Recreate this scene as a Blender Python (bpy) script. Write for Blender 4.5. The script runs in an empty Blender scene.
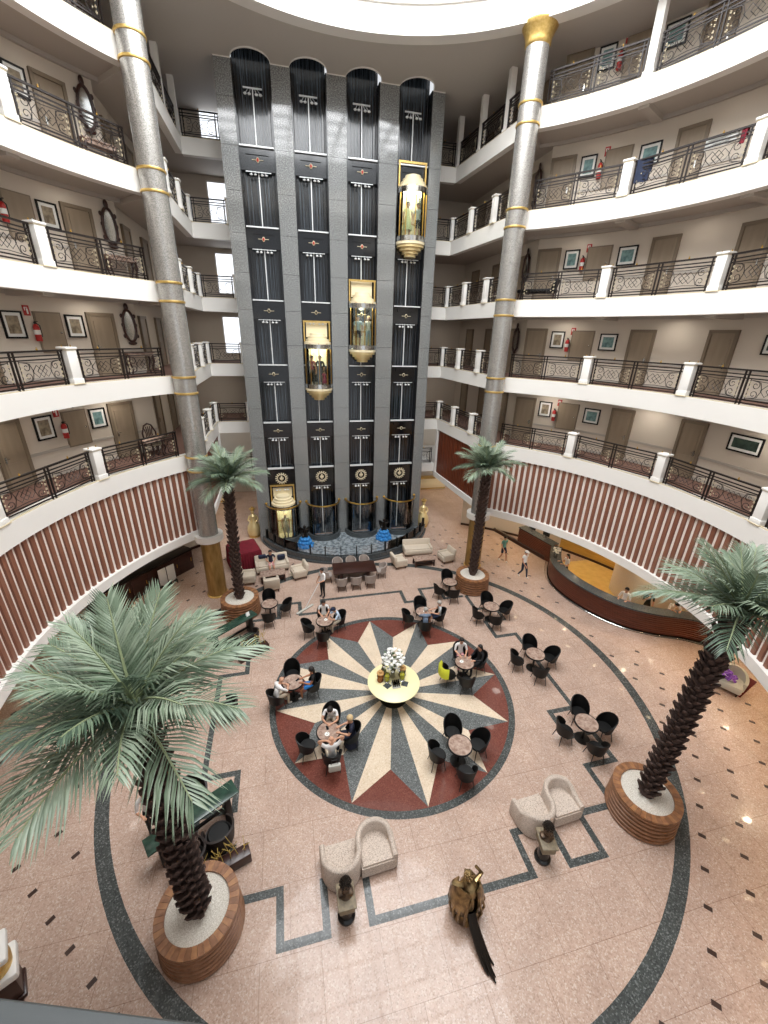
import bpy, bmesh, math, random
from mathutils import Vector, Matrix
random.seed(7)
PI = math.pi
SC = bpy.context.scene
COL = SC.collection
R = math.radians

# ------------------------------------------------------------------ helpers
def P(r, a, z=None):
    """polar point: angle clockwise from +y (towards the lifts)"""
    x, y = r*math.sin(R(a)), r*math.cos(R(a))
    return (x, y) if z is None else (x, y, z)

class MB:
    def __init__(s):
        s.v, s.f, s.m, s.s = [], [], [], []
    def add(s, vs, fs, m=0, smooth=False):
        b = len(s.v)
        s.v += [tuple(p) for p in vs]
        for f in fs:
            s.f.append([i+b for i in f]); s.m.append(m); s.s.append(smooth)
        return s
    def box(s, c, d, m=0, rz=0.0, tilt=None):
        x, y, z = d[0]/2, d[1]/2, d[2]/2
        ca, sa = math.cos(rz), math.sin(rz)
        vs = []
        for dz in (-z, z):
            for dx, dy in ((-x, -y), (x, -y), (x, y), (-x, y)):
                p = Vector((dx, dy, dz))
                if tilt is not None: p = tilt @ p
                vs.append((c[0]+p.x*ca-p.y*sa, c[1]+p.x*sa+p.y*ca, c[2]+p.z))
        return s.add(vs, [(3,2,1,0),(4,5,6,7),(0,1,5,4),(1,2,6,5),(2,3,7,6),(3,0,4,7)], m)
    def rbox(s, c, d, b=.03, m=0, rz=0.0, seg=2, tilt=None):
        bm = bmesh.new(); bmesh.ops.create_cube(bm, size=1)
        bmesh.ops.scale(bm, vec=d, verts=bm.verts)
        bmesh.ops.bevel(bm, geom=list(bm.edges), offset=min(b, min(d)*.49), segments=seg, affect='EDGES', profile=.5)
        ca, sa = math.cos(rz), math.sin(rz); vs = []
        for v in bm.verts:
            p = v.co if tilt is None else tilt @ v.co
            vs.append((c[0]+p.x*ca-p.y*sa, c[1]+p.x*sa+p.y*ca, c[2]+p.z))
        fs = [[v.index for v in f.verts] for f in bm.faces]; bm.free()
        return s.add(vs, fs, m, True)
    def lathe(s, prof, n=24, c=(0,0,0), m=0, smooth=True, a0=0, a1=360, cap=True):
        full = abs(a1-a0) >= 359.9
        k = n if full else n+1
        vs = []
        for r, z in prof:
            for i in range(k):
                a = R(a0+(a1-a0)*i/n)
                vs.append((c[0]+r*math.cos(a), c[1]+r*math.sin(a), c[2]+z))
        fs = []
        for j in range(len(prof)-1):
            for i in range(n):
                i2 = (i+1) % k if full else i+1
                fs.append((j*k+i, j*k+i2, (j+1)*k+i2, (j+1)*k+i))
        s.add(vs, fs, m, smooth)
        if cap and full:
            b = len(s.v)-len(vs)
            for j, rev in ((0, True), (len(prof)-1, False)):
                if prof[j][0] > 1e-4:
                    f = [b+j*k+i for i in range(k)]
                    s.f.append(f[::-1] if rev else f); s.m.append(m); s.s.append(False)
        return s
    def tube(s, pts, r, n=6, m=0, closed=False, smooth=True):
        pts = [Vector(p) for p in pts]; L = len(pts); vs = []; fs = []
        rr = r if isinstance(r, (list, tuple)) else [r]*L
        prev = None
        for i, p in enumerate(pts):
            if closed: t = pts[(i+1) % L]-pts[i-1]
            else: t = pts[min(i+1, L-1)]-pts[max(i-1, 0)]
            if t.length < 1e-9: t = Vector((0,0,1))
            t.normalize()
            if prev is None:
                u = t.orthogonal().normalized()
            else:
                u = prev-t*prev.dot(t)
                u = u.normalized() if u.length > 1e-6 else t.orthogonal().normalized()
            prev = u; w = t.cross(u)
            for k in range(n):
                a = 2*PI*k/n
                vs.append(p+(u*math.cos(a)+w*math.sin(a))*rr[i])
        for i in range(L if closed else L-1):
            j = (i+1) % L
            for k in range(n):
                k2 = (k+1) % n
                fs.append((i*n+k, i*n+k2, j*n+k2, j*n+k))
        if not closed:
            fs.append(tuple(range(n))[::-1]); fs.append(tuple((L-1)*n+k for k in range(n)))
        return s.add(vs, fs, m, smooth)
    def prism(s, poly, z0, z1, m=0, mtop=None, mbot=None):
        n = len(poly)
        vs = [(p[0], p[1], z0) for p in poly]+[(p[0], p[1], z1) for p in poly]
        s.add(vs, [(i, (i+1) % n, n+(i+1) % n, n+i) for i in range(n)], m)
        b = len(s.v)-2*n
        s.f.append([b+i for i in range(n)][::-1]); s.m.append(m if mbot is None else mbot); s.s.append(False)
        s.f.append([b+n+i for i in range(n)]); s.m.append(m if mtop is None else mtop); s.s.append(False)
        return s
    def arc(s, r0, r1, a0, a1, z0, z1, m=0, mtop=None, mbot=None, mout=None, n=None, c=(0,0)):
        """annular block; inner face r0, outer face r1, polar angles"""
        n = n or max(2, int(abs(a1-a0)/2.0))
        vs = []
        for i in range(n+1):
            a = a0+(a1-a0)*i/n
            for r, z in ((r0,z0),(r1,z0),(r1,z1),(r0,z1)):
                x, y = P(r, a); vs.append((c[0]+x, c[1]+y, z))
        b = len(s.v); s.v += vs
        mm = (m if mbot is None else mbot, m if mout is None else mout, m if mtop is None else mtop, m)
        for i in range(n):
            for k in range(4):
                k2 = (k+1) % 4
                s.f.append([b+i*4+k, b+i*4+k2, b+i*4+4+k2, b+i*4+4+k]); s.m.append(mm[k]); s.s.append(k in (1, 3))
        s.f.append([b, b+1, b+2, b+3]); s.m.append(m); s.s.append(False)
        e = b+n*4
        s.f.append([e+3, e+2, e+1, e]); s.m.append(m); s.s.append(False)
        return s
    def ball(s, c, r, m=0, n=10, k=6, sc=(1,1,1), rot=None):
        vs = []; fs = []
        for j in range(k+1):
            t = PI*j/k
            for i in range(n):
                a = 2*PI*i/n
                p = Vector((math.sin(t)*math.cos(a)*r*sc[0], math.sin(t)*math.sin(a)*r*sc[1], -math.cos(t)*r*sc[2]))
                if rot is not None: p = rot @ p
                vs.append((c[0]+p.x, c[1]+p.y, c[2]+p.z))
        for j in range(k):
            for i in range(n):
                i2 = (i+1) % n
                fs.append((j*n+i, j*n+i2, (j+1)*n+i2, (j+1)*n+i))
        return s.add(vs, fs, m, True)
    def shell(s, grid, th, m=0):
        """closed thick sheet from a grid of points (rows of equal length)"""
        h, w = len(grid), len(grid[0])
        g = [[Vector(p) for p in row] for row in grid]; nn = []
        for i in range(h):
            for j in range(w):
                du = g[i][min(j+1, w-1)]-g[i][max(j-1, 0)]
                dv = g[min(i+1, h-1)][j]-g[max(i-1, 0)][j]
                q = du.cross(dv); nn.append(q.normalized() if q.length > 1e-9 else Vector((0,0,1)))
        vs = [g[i][j]+nn[i*w+j]*th/2 for i in range(h) for j in range(w)]
        vs += [g[i][j]-nn[i*w+j]*th/2 for i in range(h) for j in range(w)]
        o = h*w; fs = []
        for i in range(h-1):
            for j in range(w-1):
                a = i*w+j
                fs.append((a, a+1, a+w+1, a+w)); fs.append((o+a+w, o+a+w+1, o+a+1, o+a))
        for j in range(w-1):
            fs.append((j, o+j, o+j+1, j+1)); a = (h-1)*w+j; fs.append((a, a+1, o+a+1, o+a))
        for i in range(h-1):
            a = i*w; fs.append((a, a+w, o+a+w, o+a)); a = i*w+w-1; fs.append((a, o+a, o+a+w, a+w))
        return s.add(vs, fs, m, True)
    def build(s, name, mats, parent=None, loc=None, rz=None, recalc=True):
        me = bpy.data.meshes.new(name)
        me.from_pydata(s.v, [], s.f)
        mats = mats if isinstance(mats, (list, tuple)) else [mats]
        for m in mats: me.materials.append(m)
        me.polygons.foreach_set('material_index', s.m)
        me.polygons.foreach_set('use_smooth', s.s)
        if recalc:
            bm = bmesh.new(); bm.from_mesh(me)
            bmesh.ops.recalc_face_normals(bm, faces=bm.faces); bm.to_mesh(me); bm.free()
        me.update()
        if any(s.s):
            try: me.set_sharp_from_angle(angle=R(42))
            except Exception: pass
        o = bpy.data.objects.new(name, me); COL.objects.link(o)
        if parent is not None: o.parent = parent
        if loc is not None: o.location = loc
        if rz is not None: o.rotation_euler = (0, 0, rz)
        return o

def tag(o, label, cat, group=None):
    o['label'] = label; o['category'] = cat
    if group: o['group'] = group
    return o
def thing(name, label, cat, loc=(0,0,0), rz=0.0, group=None):
    o = bpy.data.objects.new(name, None); COL.objects.link(o)
    o.location = loc; o.rotation_euler = (0, 0, rz); o.empty_display_size = .1
    return tag(o, label, cat, group)
def struct(o):
    o['kind'] = 'structure'; return o
def copy_tree(o, label=None, loc=None, rz=None, group=None, parent=None):
    c = o.copy(); COL.objects.link(c)
    if parent is not None:
        c.parent = parent; c.matrix_parent_inverse = o.matrix_parent_inverse.copy()
    for ch in KIDS(o): copy_tree(ch, parent=c)
    if label: c['label'] = label
    if group: c['group'] = group
    if loc is not None: c.location = loc
    if rz is not None: c.rotation_euler = (0, 0, rz)
    return c
_kids = {}
def KIDS(o):
    return list(o.children)

# ------------------------------------------------------------------ materials
def _new(name):
    m = bpy.data.materials.new(name); m.use_nodes = True
    nt = m.node_tree; return m, nt, nt.nodes['Principled BSDF']
def lin(c):
    return tuple(((x/12.92) if x <= .04045 else ((x+.055)/1.055)**2.4) for x in c)
def H(h):
    h = h.lstrip('#'); return lin(tuple(int(h[i:i+2], 16)/255 for i in (0, 2, 4)))
def mat(name, hexc, rough=.5, metal=0.0, var=None, scale=8.0, bump=0.0, bscale=40.0, spec=.5, coat=0.0, stretch=None, kind='noise', detail=4.0, emis=None, estr=0.0, lo=.35, hi=.65):
    """principled; var = second colour blended by a procedural texture"""
    m, nt, b = _new(name); N, Lk = nt.nodes, nt.links
    b.inputs['Base Color'].default_value = (*H(hexc), 1)
    b.inputs['Roughness'].default_value = rough; b.inputs['Metallic'].default_value = metal
    b.inputs['Specular IOR Level'].default_value = spec
    if coat: b.inputs['Coat Weight'].default_value = coat; b.inputs['Coat Roughness'].default_value = .05
    if emis: b.inputs['Emission Color'].default_value = (*H(emis), 1); b.inputs['Emission Strength'].default_value = estr
    if var or bump:
        tc = N.new('ShaderNodeTexCoord'); mp = N.new('ShaderNodeMapping')
        Lk.new(tc.outputs['Object'], mp.inputs['Vector'])
        if stretch: mp.inputs['Scale'].default_value = stretch
    if var:
        if kind == 'noise':
            t = N.new('ShaderNodeTexNoise'); t.inputs['Scale'].default_value = scale; t.inputs['Detail'].default_value = detail
            out = t.outputs['Fac']
        elif kind == 'voronoi':
            t = N.new('ShaderNodeTexVoronoi'); t.inputs['Scale'].default_value = scale
            sp = N.new('ShaderNodeSeparateColor'); Lk.new(t.outputs['Color'], sp.inputs['Color']); out = sp.outputs['Red']
        else:
            t = N.new('ShaderNodeTexWave'); t.inputs['Scale'].default_value = scale; t.inputs['Distortion'].default_value = 3.0
            t.inputs['Detail'].default_value = 3.0; out = t.outputs['Fac']
        Lk.new(mp.outputs['Vector'], t.inputs['Vector'])
        rp = N.new('ShaderNodeValToRGB'); rp.color_ramp.elements[0].position = lo; rp.color_ramp.elements[1].position = hi
        rp.color_ramp.elements[0].color = (*H(hexc), 1); rp.color_ramp.elements[1].color = (*H(var), 1)
        Lk.new(out, rp.inputs['Fac']); Lk.new(rp.outputs['Color'], b.inputs['Base Color'])
    if bump:
        t2 = N.new('ShaderNodeTexNoise'); t2.inputs['Scale'].default_value = bscale
        Lk.new(mp.outputs['Vector'], t2.inputs['Vector'])
        bp = N.new('ShaderNodeBump'); bp.inputs['Strength'].default_value = bump; bp.inputs['Distance'].default_value = .02
        Lk.new(t2.outputs['Fac'], bp.inputs['Height']); Lk.new(bp.outputs['Normal'], b.inputs['Normal'])
    return m
def glass(name, tint='#ffffff', refl=.07, rough=.02):
    m = bpy.data.materials.new(name); m.use_nodes = True; nt = m.node_tree; N, Lk = nt.nodes, nt.links
    N.remove(N['Principled BSDF'])
    tr = N.new('ShaderNodeBsdfTransparent'); tr.inputs['Color'].default_value = (*H(tint), 1)
    gl = N.new('ShaderNodeBsdfGlossy'); gl.inputs['Roughness'].default_value = rough
    fr = N.new('ShaderNodeFresnel'); fr.inputs['IOR'].default_value = 1.45
    mx = N.new('ShaderNodeMixShader')
    mt = N.new('ShaderNodeMath'); mt.operation = 'ADD'; mt.inputs[1].default_value = refl-.04
    Lk.new(fr.outputs['Fac'], mt.inputs[0]); Lk.new(mt.outputs[0], mx.inputs['Fac'])
    Lk.new(tr.outputs[0], mx.inputs[1]); Lk.new(gl.outputs[0], mx.inputs[2])
    Lk.new(mx.outputs[0], N['Material Output'].inputs['Surface'])
    return m
def terrazzo(name, base, c2, c3, rough=.22, tile=None, seam=None):
    m, nt, b = _new(name); N, Lk = nt.nodes, nt.links
    tc = N.new('ShaderNodeTexCoord')
    v = N.new('ShaderNodeTexVoronoi'); v.inputs['Scale'].default_value = 40
    Lk.new(tc.outputs['Object'], v.inputs['Vector'])
    sp = N.new('ShaderNodeSeparateColor'); Lk.new(v.outputs['Color'], sp.inputs['Color'])
    rp = N.new('ShaderNodeValToRGB'); e = rp.color_ramp.elements
    e[0].position = .0; e[0].color = (*H(c2), 1); e[1].position = .3; e[1].color = (*H(base), 1)
    x = e.new(.72); x.color = (*H(base), 1); x = e.new(1.0); x.color = (*H(c3), 1)
    Lk.new(sp.outputs['Red'], rp.inputs['Fac'])
    n = N.new('ShaderNodeTexNoise'); n.inputs['Scale'].default_value = 1.1; n.inputs['Detail'].default_value = 3
    Lk.new(tc.outputs['Object'], n.inputs['Vector'])
    r2 = N.new('ShaderNodeValToRGB'); r2.color_ramp.elements[0].position = .3; r2.color_ramp.elements[1].position = .7
    r2.color_ramp.elements[0].color = (.86, .85, .85, 1); r2.color_ramp.elements[1].color = (1, 1, 1, 1)
    Lk.new(n.outputs['Fac'], r2.inputs['Fac'])
    mx = N.new('ShaderNodeMix'); mx.data_type = 'RGBA'; mx.blend_type = 'MULTIPLY'; mx.inputs[0].default_value = 1
    Lk.new(rp.outputs['Color'], mx.inputs[6]); Lk.new(r2.outputs['Color'], mx.inputs[7])
    out = mx.outputs[2]
    if tile:
        br = N.new('ShaderNodeTexBrick'); br.inputs['Scale'].default_value = 1.0; br.inputs['Mortar Size'].default_value = .006
        br.inputs['Brick Width'].default_value = tile; br.inputs['Row Height'].default_value = tile
        br.inputs['Color1'].default_value = (1,1,1,1); br.inputs['Color2'].default_value = (.95,.94,.94,1); br.inputs['Mortar'].default_value = (*H(seam), 1)
        Lk.new(tc.outputs['Object'], br.inputs['Vector'])
        m2 = N.new('ShaderNodeMix'); m2.data_type = 'RGBA'; m2.blend_type = 'MULTIPLY'; m2.inputs[0].default_value = .8
        Lk.new(out, m2.inputs[6]); Lk.new(br.outputs['Color'], m2.inputs[7]); out = m2.outputs[2]
    Lk.new(out, b.inputs['Base Color']); b.inputs['Roughness'].default_value = rough; b.inputs['Specular IOR Level'].default_value = .2; b.inputs['Coat Weight'].default_value = .2; b.inputs['Coat Roughness'].default_value = .03
    return m
def emit(name, hexc, s):
    m = bpy.data.materials.new(name); m.use_nodes = True; nt = m.node_tree; N, Lk = nt.nodes, nt.links
    N.remove(N['Principled BSDF']); e = N.new('ShaderNodeEmission')
    e.inputs['Color'].default_value = (*H(hexc), 1); e.inputs['Strength'].default_value = s
    Lk.new(e.outputs[0], N['Material Output'].inputs['Surface']); return m

M = dict(
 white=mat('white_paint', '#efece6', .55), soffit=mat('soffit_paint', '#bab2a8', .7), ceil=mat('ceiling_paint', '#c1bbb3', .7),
 wall=mat('corridor_wall_paint', '#d3c8b9', .7), door=mat('taupe_door_wood', '#9a8a76', .45, var='#8a7a66', scale=3, stretch=(1,1,.15)),
 dframe=mat('door_frame_wood', '#7f705d', .45), carpet=mat('corridor_carpet', '#7d5f52', .95, var='#6a4d42', scale=30),
 pinkfloor=terrazzo('pink_terrazzo', '#c0a594', '#a98e7e', '#d2c0b2', .22, 1.26, '#c2b2aa'),
 grayter=terrazzo('dark_grey_granite', '#4a4d4b', '#383b3a', '#767977', .2), stargrey=terrazzo('mid_grey_granite', '#686b6a', '#4f5251', '#8f9290', .2), bustm=mat('weathered_bronze', '#6a5643', .4, .6, var='#3c3027', scale=9), beige=terrazzo('beige_terrazzo', '#decbb2', '#cdb699', '#e8dac6', .22),
 redter=terrazzo('red_granite', '#744339', '#65382f', '#845246', .18), darkdia=mat('dark_brown_stone', '#3c2b25', .3),
 goldfloor=mat('golden_floor', '#cfae6a', .3, var='#c2a05a', scale=3),
 granite=mat('polished_grey_granite', '#666867', .08, var='#a6a7a5', scale=24, detail=8, spec=.7, lo=.42, hi=.68),
 granited=mat('dark_granite', '#34383a', .15, var='#5b6062', scale=30, detail=6),
 shaft=mat('dark_shaft_glass', '#0b0e13', .12, spec=.7), shaftst=mat('shaft_painted_reflections', '#0a0d11', .14, var='#5a646d', scale=5, stretch=(7,7,.06), spec=.7, lo=.45, hi=.75),  # pale streaks paint the surroundings' reflection into the shaft glass colour
 blackm=mat('black_painted_metal', '#171614', .4), iron=mat('wrought_iron', '#241c19', .45, .2), brass=mat('brass', '#c9a04e', .28, 1.0),
 gold=mat('gold_leaf', '#dfbf78', .32, .7, var='#c9a45a', scale=12), brightgold=mat('cream_gold', '#e9d29a', .3, .4), goldpaint=mat('gold_trim_paint', '#d5c7a8', .5),
 brasscol=mat('brushed_brass_cladding', '#b3935a', .42, .6, var='#9a7a44', scale=9, stretch=(1,1,.2)),
 silver=mat('silver_mosaic', '#918e89', .26, .6, var='#c6c3bd', scale=55, kind='voronoi', lo=.05, hi=.95),
 chrome=mat('chrome', '#d5d5d2', .15, 1.0), lightbar=mat('white_metal_bar', '#e4e6e6', .3, .2),
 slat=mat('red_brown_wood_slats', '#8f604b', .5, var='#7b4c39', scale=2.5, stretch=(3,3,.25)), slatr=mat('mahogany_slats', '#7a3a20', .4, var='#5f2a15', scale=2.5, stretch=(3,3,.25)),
 slatback=mat('pale_pink_backing', '#f3e9e0', .6), planter=mat('planter_wood', '#96694a', .38, var='#7b5235', scale=7, stretch=(1,1,3)), planterg=mat('planter_groove', '#4b2816', .6),
 gravel=mat('white_gravel', '#efeae0', .9, var='#c2b8a8', scale=60, bump=.6, bscale=70), trunk=mat('palm_trunk_fibre', '#3a2a25', .9, var='#5d4a42', scale=9, bump=.5),
 leafa=mat('palm_leaf', '#76866f', .45, var='#586b55', scale=2.2), leafb=mat('palm_leaf_grey_green', '#98a58f', .45, var='#7b8a76', scale=2.2), leafc=mat('palm_leaf_deep_green', '#4f614f', .45, var='#3b4d3f', scale=2.2),
 rachis=mat('palm_leaf_stem', '#8a9470', .6), blackl=mat('black_leather', '#0b0b0b', .5, spec=.3), blackw=mat('black_lacquer', '#0b0a0a', .4, spec=.3),
 marble=mat('brown_veined_marble', '#b7a091', .2, var='#8c7264', scale=9, detail=8), darkwood=mat('dark_brown_wood', '#40241c', .3, var='#301812', scale=5, stretch=(.3,3,3)),
 redwood=mat('reddish_desk_wood', '#6b3826', .28, var='#512619', scale=5, stretch=(.4,.4,6)), cream=mat('cream_upholstery', '#d3c6b4', .8, var='#c7b9a6', scale=30),
 greyup=mat('taupe_grey_upholstery', '#a1958d', .8), speck=mat('speckled_tan_upholstery', '#cfc0b2', .85, var='#8f7d70', scale=60, detail=2, lo=.45, hi=.7),
 bronze=mat('bronze', '#a98f63', .3, .85, var='#5a4730', scale=7), darkbronze=mat('dark_bronze', '#2d2722', .35, .8), blackst=mat('black_stone', '#121212', .25),
 stone=mat('stone_pedestal', '#8b7d64', .6, var='#6f6350', scale=12), greenm=mat('green_marble', '#2f4a3d', .2, var='#1f352b', scale=6, detail=7),
 wicker=mat('brown_black_wicker', '#2c211d', .6, var='#1b1411', scale=60), yellow=mat('pale_yellow_lacquer', '#efe6b4', .35), limey=mat('lime_yellow_cloth', '#dfe23c', .7),
 blue=mat('sky_blue_stone', '#3f95d6', .45, var='#2e78bd', scale=10), crimson=mat('crimson_cloth', '#7c1226', .85, var='#6a0d20', scale=6), navy=mat('navy_cloth', '#1d2740', .8),
 water=mat('rippled_pool_tile', '#98a1a6', .12, var='#646d73', scale=5, bump=1.0, bscale=7, detail=2, lo=.42, hi=.58), clear=glass('clear_glass'), clearg=glass('greenish_clear_glass', '#eef6f2', .10),
 red=mat('red_enamel', '#b32622', .4), black=mat('black_plastic', '#0d0d0d', .5), paper=mat('white_paper', '#efefea', .8), purple=mat('purple_flowers', '#7a3fb0', .7, var='#a06fd0', scale=30),
 white2=mat('white_blossom', '#f0efea', .7), greenst=mat('green_stem', '#50683f', .7), honey=mat('honey_glass', '#9c5a1e', .15, var='#5d2d0c', scale=6), straw=mat('straw', '#c59a62', .8),
 lemon=mat('lemon_drink', '#d8d63a', .2), skin=mat('skin', '#c8977b', .6), skin2=mat('skin_tan', '#a9714f', .6), hair=mat('dark_hair', '#1d1613', .6), hairb=mat('blond_hair', '#cbb083', .6), hairg=mat('grey_hair', '#a8a29a', .6),
 shirt=mat('white_shirt', '#e9e7e4', .8), pants=mat('black_trousers', '#18181a', .8), blues=mat('pale_blue_shirt', '#b9c9da', .8), bluegrey=mat('blue_grey_shirt', '#6b7a8e', .8), greysh=mat('light_grey_shirt', '#b4b7b6', .8),
 navyd=mat('navy_dress', '#1c2136', .8), blackd=mat('black_dress', '#141316', .8), teal=mat('teal_shirt', '#6fa79b', .8), shortsb=mat('bright_blue_shorts', '#2f83d0', .8), shoe=mat('pale_shoes', '#d8d4cf', .6), dshoe=mat('dark_shoes', '#1c1715', .5),
 pink=mat('pink_cloth', '#dfa3a6', .8), pinkd=mat('hot_pink_dress', '#d4577c', .8), beigeup=mat('beige_trousers', '#c4b49e', .8), lip=mat('lips', '#a0564c', .6),
 winlight=emit('daylight_window', '#f4f8ff', 1.6), lamp=emit('warm_downlight', '#ffe6b8', 30.0), cabglow=emit('lift_cabin_light', '#fff0d8', 9.0), creamlit=mat('cream_lacquer', '#f0e2bd', .3), goldwall=mat('golden_wall_panels', '#cda555', .4, var='#b48a3c', scale=4, stretch=(.3,.3,8)),
 pic1=mat('print_sepia', '#b5a78e', .6, var='#6d604e', scale=5), pic2=mat('print_aqua', '#8fb4b0', .6, var='#4f6f74', scale=5), pic3=mat('print_green', '#40564a', .6, var='#20302a', scale=4), twig=mat('yellow_twigs', '#c2a85a', .7),
 copper=mat('brown_glazed_copper', '#6b4a36', .2, .5, var='#523424', scale=4), steel=mat('skylight_steel', '#b9bdc0', .4, .3), concrete=mat('dark_rail_top', '#3b3f40', .55), redcarpet=mat('wine_red_rug', '#5a1618', .95), greyarm=mat('grey_armchair_cloth', '#b9b7ae', .8),
)
SKY_P, COR_P, WORLD_S, EXPO = 7600, 1, .8, 0.06
# ------------------------------------------------------------------ dimensions (metres; lifts lie at +y, reception at +x)
LV = {1: 7.02, 2: 10.26, 3: 13.55, 4: 16.86, 5: 20.18}
RF, RW, RG = 10.725, 12.6, 15.6          # balcony edge, corridor wall, lobby wall
ZC = 22.3                                # top ceiling
CA = {'R': 40.3, 'L': -41.9}             # column bearings
CR = 10.42
STEP = 20.85
CORN = {'R': (6.55, 14.8), 'L': (-7.0, 15.1)}
WY = 18.2                                # rear wall of lift lobby
HB = 5.05; VB = 13.0                     # lift block half width, front plane
SHX = (-3.57, -1.2, 1.21, 3.67)          # shaft centres
A0, A1 = 41.0, 152.0

# ------------------------------------------------------------------ floor with its inlays
def build_floor():
    m = MB()
    m.prism([P(24, a) for a in range(0, 360, 6)], -.25, 0, 0)
    def ring(r0, r1, z, mi, c=(0, 0), n=120):
        vs = []
        for i in range(n):
            for r in (r0, r1):
                x, y = P(r, 360*i/n); vs.append((c[0]+x, c[1]+y, z))
        m.add(vs, [(2*i, 2*((i+1) % n), 2*((i+1) % n)+1, 2*i+1) for i in range(n)], mi)
    ring(8.83, 9.17, .003, 1, (0, .12))
    ring(4.13, 4.34, .003, 1)
    ring(.0, 4.13, .003, 2)
    for k in range(12):
        t = k*30.0; z = .006
        c, tip = (0, 0, z), P(4.11, t, z)
        m.add([c, P(2.95, t-15, z), tip], [(0, 1, 2)], 3)
        m.add([c, tip, P(2.95, t+15, z)], [(0, 1, 2)], 6)
    w = .085
    def seg(a, b):
        d = Vector((b[0]-a[0], b[1]-a[1], 0)); L = d.length; d.normalize()
        m.box(((a[0]+b[0])/2+d.x*w, (a[1]+b[1])/2+d.y*w, 0), (L-.002, 2*w, .008), 1, math.atan2(d.y, d.x))
    side = [(-5.08, -5.15), (-4.0, -5.15), (-4.0, -6.15), (-3.0, -6.15), (-3.0, -5.2), (-2.0, -5.2), (-2.0, -6.15),
            (2.0, -6.15), (2.0, -5.2), (3.05, -5.2), (3.05, -6.15), (4.02, -6.15), (4.02, -5.15), (5.08, -5.15)]
    for q in range(4):
        ca, sa = [(1, 0), (0, 1), (-1, 0), (0, -1)][q]
        pts = [(x*ca-y*sa, x*sa+y*ca) for x, y in side]
        if q == 2: pts = [p for p in pts]
        for a, b in zip(pts, pts[1:]): seg(a, b)
    # dark lozenges on the outer terrazzo
    for sgn, ox, oy in ((1, 5.63, -7.61), (-1, -8.27, -5.23)):
        for i in range(-40, 41):
            for j in range(-12, 40):
                if (i+j) % 2: continue
                x, y = ox+i*.628, oy+j*.63
                if x*sgn < 0.3: continue
                r = math.hypot(x, y-.12); 
                if r < 9.32 or r > 14.6 or y > 15: continue
                if math.hypot(x-.3, y-15) < 6: continue
                if x > 9.6 and -1.5 < y < 8.5 and r > 9.9 and (x > 11 or y > 0): continue
                m.box((x, y, 0), (.17, .10, .008), 4, -sgn*PI/4)
    # golden floor behind the reception desk
    pts = [(10.7, 6.2), (10.45, 4.8), (10.55, 3.4), (11.0, 2.3), (11.6, 1.5), (12.6, .9), (13.6, .5), (15.2, .4), (15.2, 7.2), (11.6, 7.2)]
    m.prism(pts, 0, .006, 5)
    o = m.build('floor', [M['pinkfloor'], M['grayter'], M['redter'], M['beige'], M['darkdia'], M['goldfloor'], M['stargrey']], recalc=False)
    bm = bmesh.new(); bm.from_mesh(o.data)
    for f in bm.faces:
        if abs(f.normal.z) > .9 and f.calc_center_median().z > -.1 and f.normal.z < 0: f.normal_flip()
    bm.to_mesh(o.data); bm.free()
    struct(o)
build_floor()

# ------------------------------------------------------------------ balconies (slab, white fascia, soffit), one per storey
def strip(m, pts, z0, z1, th, mi, inward):
    """upright wall along plan points, thickness th towards 'inward' sign of the left normal"""
    for a, b in zip(pts, pts[1:]):
        d = Vector((b[0]-a[0], b[1]-a[1], 0)); L = d.length; d.normalize(); n = Vector((-d.y, d.x, 0))*inward
        c = Vector(((a[0]+b[0])/2, (a[1]+b[1])/2, 0))+n*th/2
        m.box((c.x, c.y, (z0+z1)/2), (L, th, z1-z0), mi, math.atan2(d.y, d.x))
def wing_poly(sd):
    s = 1 if sd == 'R' else -1
    ex = P(RF+.02, s*A0)
    cx, cy = CORN[sd]
    return [P(RF+.12, s*A0), (cx+s*.1, cy+.1), (s*4.6, cy+.1), (s*4.6, WY), (s*9.2, WY), (s*9.2, 9.0), P(RW+.1, s*A0)]
for k, z in LV.items():
    m = MB()
    for s in (1, -1):
        sd = 'R' if s > 0 else 'L'
        m.arc(RF, RF+.35, s*A0, s*A1, z-.66, z, 0)
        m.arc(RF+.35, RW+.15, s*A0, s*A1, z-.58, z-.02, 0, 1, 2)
        # thin gilt line under the rail
        m.arc(RF+.01, RF+.06, s*A0, s*A1, z, z+.025, 3)
        # shallow soffit beams at the columns' bearings
        for i in range(0, 6):
            a = CA[sd]+s*STEP*i
            if abs(a) < A1 and k > 1:
                x, y = P((RF+RW)/2+.1, a)
                m.box((x, y, z-.66), (.35, RW-RF-.4, .18), 2, -R(a))
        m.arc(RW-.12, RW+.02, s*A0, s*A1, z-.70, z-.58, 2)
        poly = wing_poly(sd)
        if s < 0: poly = poly[::-1]
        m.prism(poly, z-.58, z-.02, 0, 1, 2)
        ex = P(RF, s*A0); cx, cy = CORN[sd]
        strip(m, [ex, (cx, cy), (s*4.8, cy)], z-.66, z, .3, 0, -s)
        strip(m, [ex, (cx, cy), (s*4.8, cy)], z, z+.025, .05, 3, -s)
    m.box((0, (14.9+WY)/2, z-.3), (9.4, WY-14.9, .56), 0)
    struct(m.build('balcony', [M['white'], M['carpet'], M['soffit'], M['goldpaint']]))

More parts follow.
